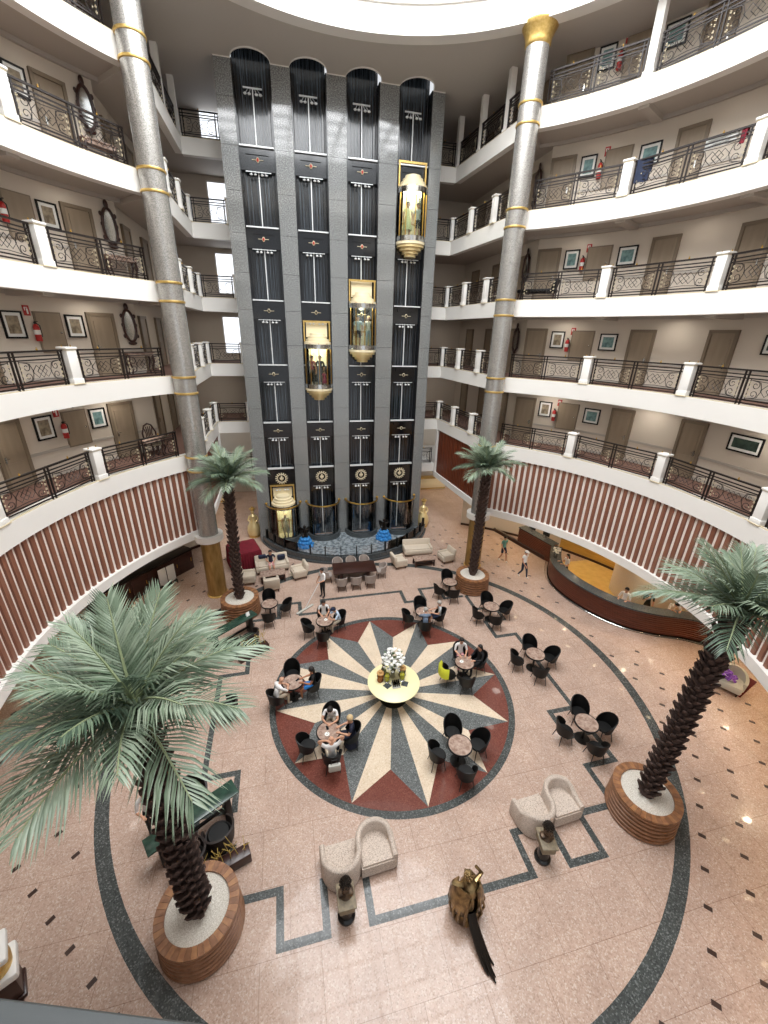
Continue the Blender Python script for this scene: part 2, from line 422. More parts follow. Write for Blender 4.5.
# lobby ceiling below the slatted walls, with the white lower band
m = MB()
for s in (1, -1):
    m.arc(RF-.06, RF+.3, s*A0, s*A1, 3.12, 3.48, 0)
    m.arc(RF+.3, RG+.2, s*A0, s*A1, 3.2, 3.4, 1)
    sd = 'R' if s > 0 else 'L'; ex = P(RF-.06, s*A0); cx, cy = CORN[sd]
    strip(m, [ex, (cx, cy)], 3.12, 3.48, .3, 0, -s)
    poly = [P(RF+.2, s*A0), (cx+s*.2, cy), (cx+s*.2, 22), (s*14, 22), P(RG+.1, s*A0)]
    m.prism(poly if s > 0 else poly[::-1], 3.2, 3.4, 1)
    # collar round the column foot
    x, y = P(CR, CA[sd]); m.lathe([(.44, 3.0), (.62, 3.0), (.62, 3.3), (.44, 3.3)], 28, (x, y, 0), 0, cap=False)
    # short mezzanine ledge beside the lift block
    m.box((s*(abs(cx)+4.6)/2, cy+.9, 3.75), (abs(cx)-4.6, 1.8, .55), 0)
struct(m.build('ceiling_lobby', [M['white'], M['ceil']]))

# slatted wooden cladding between lobby and first balcony
for s, nm in ((1, 'right'), (-1, 'left')):
    m = MB(); a = 42.6
    m.arc(RF+.13, RF+.19, s*A0, s*A1, 3.45, 6.4, 1)
    while a < A1:
        x, y = P(RF+.10, s*a)
        m.box((x, y, 4.92), (.145, .075, 2.9), 0, -R(s*a)); a += 1.53
    struct(m.build('wall_%s_slats' % nm, [M['slat'], M['slatback']]))
    cx, cy = CORN['R' if s > 0 else 'L']; ex = P(RF, s*A0)
    m = MB(); ex = Vector((*ex, 0)); cc = Vector((cx, cy, 0)); d = (cc-ex); L = d.length; d.normalize()
    rz = math.atan2(d.y, d.x); n = Vector((-d.y, d.x, 0))*(-s)
    mid = (ex+cc)/2+n*.22
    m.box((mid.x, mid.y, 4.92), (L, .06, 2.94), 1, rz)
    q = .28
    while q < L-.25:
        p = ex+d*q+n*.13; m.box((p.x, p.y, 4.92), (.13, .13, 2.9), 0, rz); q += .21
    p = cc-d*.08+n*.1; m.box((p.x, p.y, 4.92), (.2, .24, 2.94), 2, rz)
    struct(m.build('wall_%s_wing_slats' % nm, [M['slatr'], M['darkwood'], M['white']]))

# corridor walls, wing walls, lobby walls
for s, nm in ((1, 'right'), (-1, 'left')):
    m = MB()
    m.arc(RW, RW+.2, s*43.5, s*A1, 3.4, ZC+.3, 0)
    x0, y0 = P(RW, s*43.5)
    strip(m, [(x0, y0), (s*9.0, 9.6), (s*9.0, WY)], 3.4, ZC+.3, .2, 0, -s)
    struct(m.build('wall_'+nm, [M['wall']]))
    m = MB()
    for k, z in LV.items():
        m.arc(RW-.03, RW+.02, s*43.5, s*A1, z, z+.1, 0)
        m.arc(RW-.035, RW+.02, s*43.5, s*A1, z+.86, z+.95, 0)
    struct(m.build('trim_dado_'+nm, [M['soffit']]))
    m = MB(); m.arc(RG, RG+.2, s*32, s*56, 0, 3.3, 2); m.arc(RG, RG+.2, s*56, s*A1, 0, 3.3, 0); m.arc(RG-.03, RG, s*32, s*A1, 0, .15, 1)
    struct(m.build('wall_lobby_'+nm, [M['goldwall'] if s > 0 else M['wall'], M['darkwood'], M['wall']]))
m = MB(); m.box((0, 22.4, 3.3), (30, .2, 6.6), 0); m.box((0, WY+.12, 14.5), (18.6, .2, 16.0), 0)
struct(m.build('wall_back', [M['wall']]))

# daylight windows of the lift lobby, beside the block
wn = 0
for k, z in LV.items():
    for x in ((-5.75, 1.35),) if k > 1 else ():
        wn += 1
        m = MB(); m.box((x[0], WY, z+1.45), (x[1], .06, 2.0), 0)
        for dx in (-x[1]/2, x[1]/2): m.box((x[0]+dx, WY-.04, z+1.45), (.06, .08, 2.1), 1)
        for dz in (.42, 2.48): m.box((x[0], WY-.04, z+dz), (x[1]+.06, .08, .06), 1)
        struct(m.build('window_%d' % wn, [M['winlight'], M['white']]))

# ------------------------------------------------------------------ top ceiling with the round opening and scalloped edge
def build_ceiling():
    m = MB(); RI = 9.95
    def notch(x):
        y = VB+.02
        for c in SHX:
            if abs(x-c) < .80: y = min(y, VB-math.sqrt(max(0, .80**2-(x-c)**2))*1.12)
        return y
    xs = sorted(set([-HB, HB]+[c+.80*math.cos(PI*i/20) for c in SHX for i in range(21)]+[-HB+i*.25 for i in range(41)]))
    vs = []
    for x in xs:
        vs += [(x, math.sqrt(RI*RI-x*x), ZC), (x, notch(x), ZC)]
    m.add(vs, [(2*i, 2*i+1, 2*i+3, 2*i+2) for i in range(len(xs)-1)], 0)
    vt = []
    for x in xs: vt += [(x, notch(x)-.05, ZC-.03), (x, notch(x)+.02, ZC-.03), (x, notch(x)+.02, ZC+.5), (x, notch(x)-.05, ZC+.5)]
    fs = []
    for i in range(len(xs)-1):
        for q in range(4): fs.append((4*i+q, 4*i+(q+1) % 4, 4*i+4+(q+1) % 4, 4*i+4+q))
    m.add(vt, fs, 1)
    b = math.degrees(math.asin(HB/RI))
    for s in (1, -1):
        n = 75; vs = []
        for i in range(n+1):
            a = b+(168-b)*i/n
            vs += [P(RI, s*a, ZC), P(21, s*a, ZC)]
        m.add(vs, [(2*i, 2*i+1, 2*i+3, 2*i+2) for i in range(n)], 0)
        m.add([P(RI, s*b, ZC), (s*HB, 21, ZC), P(21, s*b, ZC)], [(0, 1, 2)], 0)
    m.add([(-HB, 14.9, ZC+.01), (HB, 14.9, ZC+.01), (HB, 21, ZC+.01), (-HB, 21, ZC+.01)], [(0, 1, 2, 3)], 0)
    # white ring beam carried by the columns
    m.arc(RI-.04, RI+.5, -168, 168, ZC-.02, ZC+.86, 1, n=160)
    m.arc(RI-.12, RI, -168, 168, ZC+.80, ZC+.92, 1, n=160)
    struct(m.build('ceiling', [M['ceil'], M['white']]))
build_ceiling()
# glazed roof: steel grid above the opening
m = MB()
for i in range(-6, 7):
    L = 2*math.sqrt(max(.1, 10.4**2-(i*1.6)**2))
    m.box((i*1.6, 0, ZC+1.9), (.12, L, .22), 0); m.box((0, i*1.6, ZC+1.9), (L, .10, .18), 0)
m.arc(10.2, 10.5, 0, 360, ZC+.86, ZC+2.0, 1, n=96)
struct(m.build('skylight_frame', [M['steel'], M['white']]))

# ------------------------------------------------------------------ columns
for sd in ('R', 'L'):
    x, y = P(CR, CA[sd]); m = MB()
    m.lathe([(.42, 3.0), (.42, ZC-.5)], 40, (x, y, 0), 0, cap=False)
    for k, z in LV.items():
        for zz in (z-.64, z-.02):
            m.lathe([(.42, zz-.045), (.45, zz-.035), (.46, zz), (.45, zz+.035), (.42, zz+.045)], 40, (x, y, 0), 1, cap=False)
    m.lathe([(.42, ZC-.55), (.46, ZC-.5), (.46, ZC-.42), (.48, ZC-.3), (.58, ZC-.1), (.64, ZC), (.64, ZC+.05)], 40, (x, y, 0), 1, cap=False)
    m.lathe([(.43, 0), (.43, 3.0)], 40, (x, y, 0), 2, cap=False)
    m.lathe([(.43, 0), (.49, 0), (.49, .04), (.43, .07)], 40, (x, y, 0), 1, cap=False)
    struct(m.build('column', [M['silver'], M['gold'], M['brasscol']]))

# tall white posts of the topmost storey
z = LV[5]
for s, sd in ((1, 'R'), (-1, 'L')):
    spots = [(P(RF+.2, CA[sd]+s*STEP*i), -R(CA[sd]+s*STEP*i)) for i in range(1, 5)]
    cx, cy = CORN[sd]; ex = Vector(P(RF+.15, s*A0)); cc = Vector((cx+s*.12, cy+.12))
    spots += [((cc.x, cc.y), 0)] + [tuple((tuple(ex.lerp(cc, t)+Vector((s*.1, 0))), 0)) for t in (.33, .67)]
    for (px, py), rz in spots:
        m = MB(); m.box((px, py, (z+ZC)/2), (.26, .26, ZC-z), 0, rz); m.box((px, py, z+.08), (.34, .34, .16), 0, rz)
        struct(m.build('pillar', [M['white']]))

# ------------------------------------------------------------------ lift block: granite pillars
edges = [(-5.07, -4.36), (-2.78, -1.97), (-.43, .45), (1.97, 2.88), (4.46, 5.06)]
for a, b in edges:
    m = MB(); z = 0.0
    while z < ZC:
        h = min(1.62, ZC-z)
        m.box(((a+b)/2, VB+.85, z+h/2), (b-a, 1.7, h-.012), 0); z += h
    m.box(((a+b)/2, VB+.86, ZC/2), (b-a-.02, 1.66, ZC), 1)
    struct(m.build('pillar', [M['granite'], M['blackst']]))

def wreath(m, cx, y, cz, mi):
    s = .85
    m.tube([(cx+.24*math.cos(2*PI*i/20), y, cz+.24*math.sin(2*PI*i/20)) for i in range(20)], .028, 5, mi, True)
    for i in range(16):
        a = 2*PI*i/16; m.ball((cx+.31*math.cos(a), y, cz+.31*math.sin(a)), .055, mi, 6, 4, (1.2, .4, .7), Matrix.Rotation(-a, 3, 'Y'))
    m.ball((cx, y, cz-.03), .1, mi, 8, 6, (.8, .4, 1.2)); m.ball((cx, y, cz+.12), .055, mi, 8, 5, (1, .5, 1))
    m.ball((cx-.09, y, cz), .05, mi, 6, 4, (.6, .4, 1.6)); m.ball((cx+.09, y, cz), .05, mi, 6, 4, (.6, .4, 1.6))
BARS = (4.62, 7.3, 10.36, 13.42, 16.5, 19.52)
ORD = ['the lift shaft nearest the red booth', 'the second lift shaft from the red booth', 'the third lift shaft from the red booth', 'the lift shaft nearest the reception side']
for i, cx in enumerate(SHX):
    L_, R_ = edges[i][1], edges[i+1][0]; w = R_-L_; c0 = (L_+R_)/2
    t = thing('elevator_shaft', 'dark glass-fronted %s of the grey granite block' % ORD[i].replace('the ', '', 1), 'elevator shaft', (c0, VB, 0))
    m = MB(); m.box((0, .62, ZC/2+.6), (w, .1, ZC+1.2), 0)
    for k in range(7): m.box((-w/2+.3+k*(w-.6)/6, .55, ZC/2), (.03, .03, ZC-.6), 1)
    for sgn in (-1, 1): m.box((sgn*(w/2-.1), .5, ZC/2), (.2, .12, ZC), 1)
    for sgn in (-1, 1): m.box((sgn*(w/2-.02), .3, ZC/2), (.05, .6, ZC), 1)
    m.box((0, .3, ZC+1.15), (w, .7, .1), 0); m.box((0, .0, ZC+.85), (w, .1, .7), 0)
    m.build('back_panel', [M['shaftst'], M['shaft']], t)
    m = MB(); m.box((0, .42, 10.9), (.045, .05, 21.4), 0); m.build('guide_rail', [M['lightbar']], t)
    m = MB()
    for dx in (-.32, -.15, .15, .32): m.ball((dx, .3, 21.35), .06, 0, 8, 5, (1.3, 1, .8)); m.tube([(dx, .32, 21.35), (dx*.6, .5, 21.6)], .012, 5)
    m.box((0, .45, 21.6), (.8, .06, .05)); m.build('top_spotlights', [M['lightbar']], t)
    m = MB()
    for sgn in (-1, 1): m.tube([(sgn*(w/2-.1), .45, 0), (sgn*(w/2-.1), .45, ZC)], .018, 6, 0)
    m.build('cable', [M['blackm']], t)
    for j, zb in enumerate(BARS):
        if j == 0: zl, hh = zb, 1.2
        else: zl, hh = zb, .86
        m = MB(); m.box((0, .34, zl-hh/2), (w-.06, .26, hh), 0); m.box((0, .2, zl-.18), (w*.62, .1, .2), 0)
        bd = m.build('floor_band', [M['shaft']], t)
        m = MB(); m.box((0, .2, zl), (w-.04, .22, .055), 0)
        m.build('edge_bar', [M['lightbar']], bd)
        m = MB()
        for dx in (-.3, -.14, .14, .3):
            m.tube([(dx, .3, zl-hh), (dx*1.05, .2, zl-hh-.12)], .012, 5, 0)
            m.ball((dx*1.1, .17, zl-hh-.15), .055, 0, 8, 5, (1.3, 1, .8))
        m.box((0, .25, zl-hh-.03), (w*.7, .05, .03), 0)
        m.build('spotlights', [M['lightbar']], bd)
        m = MB()
        if j == 0: wreath(m, 0, .16, zl-.62, 0)
        else:
            m.box((0, .17, zl-.47), (.5, .03, .02), 0); m.ball((0, .17, zl-.47), .09, 0, 10, 6, (.8, .3, 1.15)); m.ball((0, .15, zl-.47), .06, 1, 8, 5, (.8, .3, 1.2))
        m.build('emblem', [M['goldpaint'], M['red' if j > 3 else 'darkbronze']], bd)
    # curved guard screen at the foot
    g = thing('lift_guard_screen', 'curved glass guard with brass rail below %s' % ORD[i], 'glass screen', (c0, VB, 0))
    m = MB(); m.lathe([(1.06, .22), (1.06, .52), (.84, .52), (.84, .22), (1.06, .22)], 32, m=0, a0=180, a1=360, cap=False); m.build('curb', [M['granited']], g)
    m = MB(); m.lathe([(.95, .52), (.95, 2.45), (.935, 2.45), (.935, .52)], 32, m=0, a0=182, a1=358, cap=False); m.build('glass', [M['clear']], g)
    m = MB(); pts = [(1.0*math.cos(R(a)), 1.0*math.sin(R(a)), 2.5) for a in range(180, 361, 6)]
    m.tube(pts, .045, 8, 0); m.ball(pts[0], .09, 0); m.ball(pts[-1], .09, 0); m.build('brass_rail', [M['brass']], g)
    m = MB()
    for a in (182, 225, 270, 315, 358): m.tube([(.97*math.cos(R(a)), .97*math.sin(R(a)), .5), (.97*math.cos(R(a)), .97*math.sin(R(a)), 2.5)], .012, 6, 0)
    m.build('upright', [M['chrome']], g)

# ------------------------------------------------------------------ lift cabins
def cabin(i, z0, label):
    c0 = (edges[i][1]+edges[i+1][0])/2
    t = thing('elevator_cabin', label, 'elevator cabin', (c0, VB-.02, z0))
    r = .70; h = 2.34
    m = MB(); m.lathe([(r, .1), (r, h), (r-.015, h), (r-.015, .1)], 36, cap=False); m.build('glass', [M['clearg']], t)
    m = MB()
    for a in (200, 232, 270, 308, 340): m.tube([(.71*math.cos(R(a)), .71*math.sin(R(a)), .05), (.71*math.cos(R(a)), .71*math.sin(R(a)), h+.05)], .018, 6, 0)
    m.build('brass_rib', [M['brass']], t)
    m = MB(); m.lathe([(0, 0), (r+.03, 0), (r+.03, .12), (0, .12)], 36, m=0)
    m.lathe([(r+.04, .12), (r+.04, .34), (r+.01, .34), (r+.01, .12)], 36, m=1, cap=False); m.build('floor_ring', [M['creamlit'], M['chrome']], t)
    m = MB(); m.lathe([(0, -.52), (.30, -.52), (.30, -.40), (.36, -.40), (.42, -.395), (.42, -.27), (.5, -.27), (.55, -.265), (.55, -.13), (.62, -.13), (.68, -.125), (.68, 0), (0, 0)], 36); m.build('stepped_underside', [M['brightgold']], t)
    m = MB(); m.lathe([(r+.03, h-.22), (r+.03, h), (r-.02, h), (r-.02, h-.22)], 36, m=0, cap=False); m.build('crown_band', [M['chrome']], t)
    m = MB(); m.lathe([(r, h), (r, h+.1), (.6, h+.12), (.6, h+.24), (.5, h+.26), (.5, h+.38), (.4, h+.4), (.38, h+.52), (0, h+.54)], 36, m=0, cap=False); m.build('stepped_roof', [M['creamlit']], t)
    m = MB(); m.lathe([(0, h-.06), (r-.06, h-.06), (r-.06, h-.02), (0, h-.02)], 24, m=0); m.build('ceiling_light', [M['cabglow']], t)
    m = MB(); m.box((0, .45, h/2+.05), (1.0, .04, h-.1), 0); m.box((0, .42, 1.0), (.9, .03, .06), 1); m.build('rear_panel', [M['creamlit'], M['brass']], t)
    m = MB()
    for sx in (-1, 1): m.box((sx*.66, .12, h+.62), (.07, .07, 1.0), 0)
    m.box((0, .12, h+1.08), (1.4, .09, .09), 0); m.box((0, .3, h+.7), (1.1, .06, .75), 1); m.build('hoist_frame', [M['gold'], M['creamlit']], t)
    return c0
CAB = [cabin(0, .16, 'gilded glass lift cabin parked at lobby level'), cabin(1, 9.1, 'gilded glass lift cabin carrying a person in black, third highest'),
       cabin(2, 11.1, 'gilded glass lift cabin with two people in pale shirts'), cabin(3, 16.2, 'gilded glass lift cabin highest up of the four')]

# ------------------------------------------------------------------ fountain basin round the block
t = thing('fountain_basin', 'low curved granite basin with rippled floor around the lift block', 'fountain', (.3, 15.0, 0))
def basin_arc(m, r0, r1, z0, z1, mi, a0=112, a1=248): m.arc(r0, r1, a0, a1, z0, z1, mi, n=60)
m = MB(); basin_arc(m, 5.38, 5.64, 0, .42, 0); basin_arc(m, 5.64, 5.72, 0, .12, 0); m.build('curb', [M['granited']], t)
m = MB(); m.prism([(5.39*math.sin(R(a)), 5.39*math.cos(R(a))) for a in range(112, 249, 4)], 0, .22, 0); m.build('rippled_floor', [M['water']], t)
for i in range(15):
    a = 116+i*128/14; m = MB(); x, y = P(5.52, a); m.box((x, y, .72), (.035, .16, .62), 0, -R(a)); m.build('post', [M['blackm']], t)
m = MB(); basin_arc(m, 5.50, 5.515, .42, .98, 0, 116, 244); m.build('glass_panel', [M['clear']], t)

# ------------------------------------------------------------------ doors and hatches of the corridors
dn = 0
def door(r, a, z, w=.98, h=2.1, hatch=False, flat=None):
    global dn; dn += 1
    m = MB()
    if not hatch:
        m.box((0, 0, h/2), (w-.12, .06, h), 0); m.box((0, -.02, h*.72), (w-.4, .05, h*.38), 0); m.box((0, -.02, h*.26), (w-.4, .05, h*.3), 0)
        for sx in (-1, 1): m.box((sx*(w/2-.04), -.01, h/2+.02), (.11, .12, h+.04), 1)
        m.box((0, -.01, h+.05), (w+.03, .12, .11), 1)
    else:
        m.box((0, 0, 1.5), (w-.1, .05, 1.2), 0); m.box((0, .01, 1.5), (w, .05, 1.28), 1)
    o = m.build('door_%d' % dn, [M['door'], M['dframe']])
    if flat: o.location = (*flat[0], z); o.rotation_euler = (0, 0, flat[1])
    else: o.location = P(r-.03, a, z); o.rotation_euler = (0, 0, -R(a))
    struct(o)
    k = MB()
    if not hatch: k.box((.32 if a > 0 else -.32, -.06, 1.0), (.05, .03, .2), 0); k.tube([(.32 if a > 0 else -.32, -.08, 1.03), (.20 if a > 0 else -.2, -.08, 1.03)], .012, 6, 0)
    else: k.ball((w/2-.14, -.05, 1.5), .035, 0)
    k.build('door_handle', [M['chrome']], o)
RD = (46.0, 67.1, 80.5, 98.5, 112.0); LD = (-49.9, -69.3, -83.0, -100.0, -114.0)
for k, z in LV.items():
    for a in RD+LD: door(RW, a, z)
    door(RW, 55.7, z, 1.0, hatch=True); door(RW, -58.2, z, .9, hatch=True)
    for s in (1, -1):
        for y in (11.0, 13.6, 16.4): door(0, s, z, .95, 2.1, False, ((s*8.97, y), -s*PI/2))
# ------------------------------------------------------------------ balustrades
STO = {1: 'lowest', 2: 'second', 3: 'third', 4: 'fourth', 5: 'topmost'}
SIDE = {'R': 'reception-side', 'L': 'green-table-side'}
def curl(cx, cz, r, turns, a0, sg, y=0):
    return [(cx+r*(1-.75*i/18)*math.cos(a0+sg*2*PI*turns*i/18), y, cz+r*(1-.75*i/18)*math.sin(a0+sg*2*PI*turns*i/18)) for i in range(19)]
def make_railing(L, panels, label, group):
    t = thing('balcony_railing', label, 'railing', group=group)
    m = MB(); x0 = -L/2
    m.box((0, 0, 1.03), (L, .07, .05), 0)
    for z in (.90, .80): m.box((0, 0, z), (L, .03, .036), 0)
    for z in (.17, .08): m.box((0, 0, z), (L, .03, .036), 0)
    pw = L/panels
    for i in range(panels+1):
        c = x0+i*pw
        for d in ((.03, .14) if i == 0 else (-.14, -.03) if i == panels else (-.06, .06)):
            m.box((c+d, 0, .52), (.042, .042, 1.02), 0)
    m.build('frame', [M['iron']], t)
    for i in range(panels):
        c = x0+(i+.5)*pw; hw = pw/2-.17; m = MB(); zc = .485
        w = min(.34, hw*.6); r = .0105
        for k in (-1, 0, 1):
            dx = k*w*.5
            m.tube([(c+dx-w*.5, 0, zc), (c+dx, 0, zc+.17), (c+dx+w*.5, 0, zc), (c+dx, 0, zc-.17), (c+dx-w*.5, 0, zc)], r, 4, 0)
        for sx in (-1, 1):
            for sz in (-1, 1):
                q = c+sx*hw*.72
                m.tube(curl(q, zc+sz*.13, min(.13, hw*.22), 1.2, PI/2*sz, sx*sz), r, 4, 0)
                m.tube([(c+sx*w*.9, 0, zc), (c+sx*hw*.55, 0, zc+sz*.22), (c+sx*hw*.95, 0, zc+sz*.27)], r, 4, 0)
            m.tube([(c+sx*hw, 0, .17), (c+sx*hw, 0, .80)], r, 4, 0)
        m.tube([(c-hw, 0, .76), (c, 0, .71), (c+hw, 0, .76)], r, 4, 0); m.tube([(c-hw, 0, .21), (c, 0, .26), (c+hw, 0, .21)], r, 4, 0)
        for sx in (-1, 1):
            for dz in (-.2, -.07, .07, .2):
                x = c+sx*(hw-.02); z = zc+dz
                for a in range(4):
                    m.ball((x+.024*math.cos(PI/2*a+.4), -.012, z+.024*math.sin(PI/2*a+.4)), .015, 1, 6, 4)
            for dz in (-.13, .13): m.ball((c+sx*(hw-.12), -.012, zc+dz), .02, 1, 6, 4)
        m.build('scroll_panel', [M['iron'], M['goldpaint']], t)
    for i in range(panels):
        c = x0+(i+.5)*pw; m = MB(); m.ball((c, 0, 1.075), .03, 0, 8, 5); m.ball((c, 0, 1.12), .018, 0, 6, 4)
        m.build('finial', [M['brass']], t)
    return t
def make_post(label, group):
    t = thing('balustrade_post', label, 'post', group=group)
    m = MB(); m.rbox((0, 0, .54), (.33, .33, 1.04), .015, 0); m.rbox((0, 0, .09), (.38, .38, .18), .015, 0)
    m.rbox((0, 0, 1.09), (.40, .40, .07), .02, 0); m.rbox((0, 0, .018), (.42, .42, .036), .01, 1); m.rbox((0, 0, 1.04), (.36, .36, .022), .008, 1)
    m.build('shaft', [M['white'], M['goldpaint']], t)
    for sx in (-1, 1):
        m = MB(); m.ball((sx*.15, 0, 1.15), .024, 0, 6, 4); m.ball((sx*.15, 0, 1.18), .013, 0, 6, 4)
        m.build('finial', [M['brass']], t)
    return t
rail_proto = {}; post_proto = None
def put_rail(a, b, z, panels, label, group, key=None):
    a, b = Vector(a), Vector(b); L = (b-a).length; mid = (a+b)/2; d = b-a
    rz = math.atan2(d.y, d.x)
    key = (round(L, 2), panels)
    if key not in rail_proto:
        rail_proto[key] = make_railing(L, panels, label, group); o = rail_proto[key]
        o.location = (mid.x, mid.y, z); o.rotation_euler = (0, 0, rz)
    else: copy_tree(rail_proto[key], label, (mid.x, mid.y, z), rz, group)
def put_post(x, y, z, rz, label, group):
    global post_proto
    if post_proto is None:
        post_proto = make_post(label, group); post_proto.location = (x, y, z); post_proto.rotation_euler = (0, 0, rz)
    else: copy_tree(post_proto, label, (x, y, z), rz, group)
ORDN = ['first', 'second', 'third', 'fourth', 'fifth']
RR_ = RF+.17
for k, z in LV.items():
    for s, sd in ((1, 'R'), (-1, 'L')):
        grp = 'iron railings on the %s balcony' % STO[k]; pg = 'white posts on the %s balcony' % STO[k]
        nmax = 4
        for i in range(nmax):
            a = CA[sd]+s*STEP*i; b = a+s*STEP
            da = math.degrees(.20/RR_); d0 = math.degrees(.5/RR_) if i == 0 else da
            p, q = P(RR_, a+s*d0), P(RR_, b-s*da)
            if s < 0: p, q = q, p
            put_rail(p, q, z, 2, 'scrolled iron railing on the %s %s balcony, %s span out from the speckled column' % (STO[k], SIDE[sd], ORDN[i]), grp)
            if k < 5:
                x, y = P(RR_, b)
                put_post(x, y, z, -R(b), 'white square post on the %s %s balcony, %s out from the speckled column' % (STO[k], SIDE[sd], ORDN[i]), pg)
        cx, cy = CORN[sd]; ex = Vector(P(RF+.15, s*A0)); cc = Vector((cx+s*.12, cy+.12))
        ts = [0, .33, .67, 1]
        for j in range(3):
            p, q = ex.lerp(cc, ts[j]), ex.lerp(cc, ts[j+1]); d = (q-p).normalized()
            p, q = p+d*(.35 if j == 0 else .17), q-d*.17
            if s > 0: p, q = q, p
            put_rail(p, q, z, 1, 'short iron railing on the %s %s balcony, %s span behind the speckled column' % (STO[k], SIDE[sd], ORDN[j]), grp)
            e = ex.lerp(cc, ts[j+1])
            if k < 5: put_post(e.x, e.y, z, 0, 'white post on the %s %s balcony, %s behind the speckled column' % (STO[k], SIDE[sd], ORDN[j]), pg)
        p, q = (cc.x-s*.18, cc.y), (s*5.25, cc.y)
        if s > 0: p, q = q, p
        put_rail(p, q, z, 1, 'short iron railing abutting the lift block on the %s %s balcony' % (STO[k], SIDE[sd]), grp)
        if k < 5: put_post(s*5.15, cc.y, z, 0, 'white post against the lift block on the %s %s balcony' % (STO[k], SIDE[sd]), pg)
for s, sd in ((1, 'R'), (-1, 'L')):
    cx, cy = CORN[sd]
    p, q = (s*5.2, cy+.15), (cx-s*.15, cy+.15)
    if s < 0: p, q = q, p
    put_rail(p, q, 4.03, 1, 'iron railing of the %s mezzanine ledge below the lowest balcony, beside the lift block' % SIDE[sd], 'mezzanine railings')

# ------------------------------------------------------------------ things along the corridors
def on_wall(a, z, off=.03, r=RW): return P(r-off, a, z), -R(a)
def picture(a, z, w, h, pm, label, sd=None):
    loc, rz = on_wall(a, z)
    t = thing('framed_picture', label, 'picture', loc, rz)
    m = MB(); b = .05
    for sx in (-1, 1): m.box((sx*(w/2-b/2), -.01, 0), (b, .05, h), 0)
    for sz in (-1, 1): m.box((0, -.01, sz*(h/2-b/2)), (w, .05, b), 0)
    m.build('frame', [M['blackw']], t)
    m = MB(); m.box((0, 0, 0), (w-.06, .02, h-.06), 0); m.box((0, -.012, 0), (w-.28, .01, h-.28), 1); m.build('print', [M['paper'], pm], t)
def extinguisher(a, z, label):
    loc, rz = on_wall(a, z, .12)
    t = thing('fire_extinguisher', label, 'fire extinguisher', loc, rz)
    m = MB(); m.lathe([(0, -.28), (.085, -.28), (.09, -.25), (.09, .14), (.06, .22), (.03, .24), (0, .24)], 16); m.build('cylinder', [M['red']], t)
    m = MB(); m.box((0, 0, .27), (.05, .05, .06), 0); m.box((0, -.06, .31), (.03, .14, .02), 0); m.tube([(.03, 0, .26), (.12, -.02, .2), (.11, -.04, -.05), (.1, -.04, -.15)], .014, 6, 0); m.build('valve_and_hose', [M['black']], t)
    m = MB(); m.lathe([(.092, -.08), (.092, .06)], 16, cap=False); m.build('label_band', [M['paper']], t)
def redsign(a, z, label):
    loc, rz = on_wall(a, z, .02)
    t = thing('fire_point_sign', label, 'sign', loc, rz)
    m = MB(); m.box((0, 0, 0), (.2, .015, .3), 0); m.build('plate', [M['red']], t)
    m = MB(); m.box((.02, -.01, -.02), (.05, .006, .16), 0); m.box((-.05, -.01, .05), (.03, .006, .1), 0); m.box((0, -.01, .09), (.09, .006, .02), 0); m.build('pictogram', [M['paper']], t)
for k, z in LV.items():
    st = STO[k]
    picture(50.6, z+1.72, .62, .74, M['pic1' if k < 3 else 'pic2'], 'small framed print beside the extinguisher on the %s reception-side corridor wall' % st)
    picture(60.9, z+1.68, .74, .7, M['pic2'], 'framed aqua print between hatch and door on the %s reception-side corridor wall' % st)
    picture(89.3, z+1.75, 1.15, .62, M['pic3'], 'wide dark green picture on the %s reception-side corridor wall' % st)
    extinguisher(52.9, z+1.5, 'red fire extinguisher on the %s reception-side corridor wall' % st)
    redsign(53.6, z+2.1, 'red sign above the fire extinguisher on the %s reception-side corridor' % st)
    picture(-63.4, z+1.72, .66, .8, M['pic1'], 'framed sepia print beside the extinguisher on the %s green-table-side corridor wall' % st)
    picture(-54.2, z+1.72, .62, .74, M['pic2' if k == 1 else 'pic1'], 'framed print between hatch and door on the %s green-table-side corridor wall' % st)
    extinguisher(-60.6, z+1.52, 'red fire extinguisher on the %s green-table-side corridor wall' % st)
    redsign(-61.0, z+2.15, 'red sign above the fire extinguisher on the %s green-table-side corridor' % st)
# consoles with mirrors and ornate chairs on the landings by the columns
def console(x, y, z, rz, label):
    t = thing('console_table', label, 'console table', (x, y, z), rz)
    m = MB(); m.rbox((0, 0, .82), (1.1, .4, .05), .015); m.box((0, 0, .74), (1.0, .34, .1)); m.build('top', [M['marble']], t)
    for sx in (-1, 1):
        for sy in (-1, 1):
            m = MB(); m.tube([(sx*.46, sy*.13, .72), (sx*.5, sy*.15, .5), (sx*.4, sy*.12, .2), (sx*.47, sy*.15, 0)], [.05, .04, .025, .035], 8); m.build('leg', [M['darkwood']], t)
def mirror(x, y, z, rz, label):
    t = thing('ornate_mirror', label, 'mirror', (x, y, z), rz)
    m = MB(); pts = []
    for i in range(28):
        a = 2*PI*i/28; pts.append((.23*math.cos(a), 0, .5*math.sin(a)*(1.25 if math.sin(a) > 0 else 1)))
    m.tube(pts, .05, 8, 0, True); m.ball((0, 0, .74), .11, 0, 8, 6, (.8, .4, 1.3)); m.ball((0, 0, -.56), .1, 0, 8, 6, (1.8, .4, .7)); [m.ball((sx*.25, 0, sz), .06, 0, 6, 5, (1, .5, 1.3)) for sx in (-1, 1) for sz in (-.3, .1, .42)]; m.build('frame', [M['darkwood']], t)
    m = MB(); m.add([(0, .01, 0)]+[(p[0], .01, p[2]) for p in pts], [(0, i+1, (i+1) % 28+1) for i in range(28)]); m.build('mirror_glass', [M['chrome']], t)
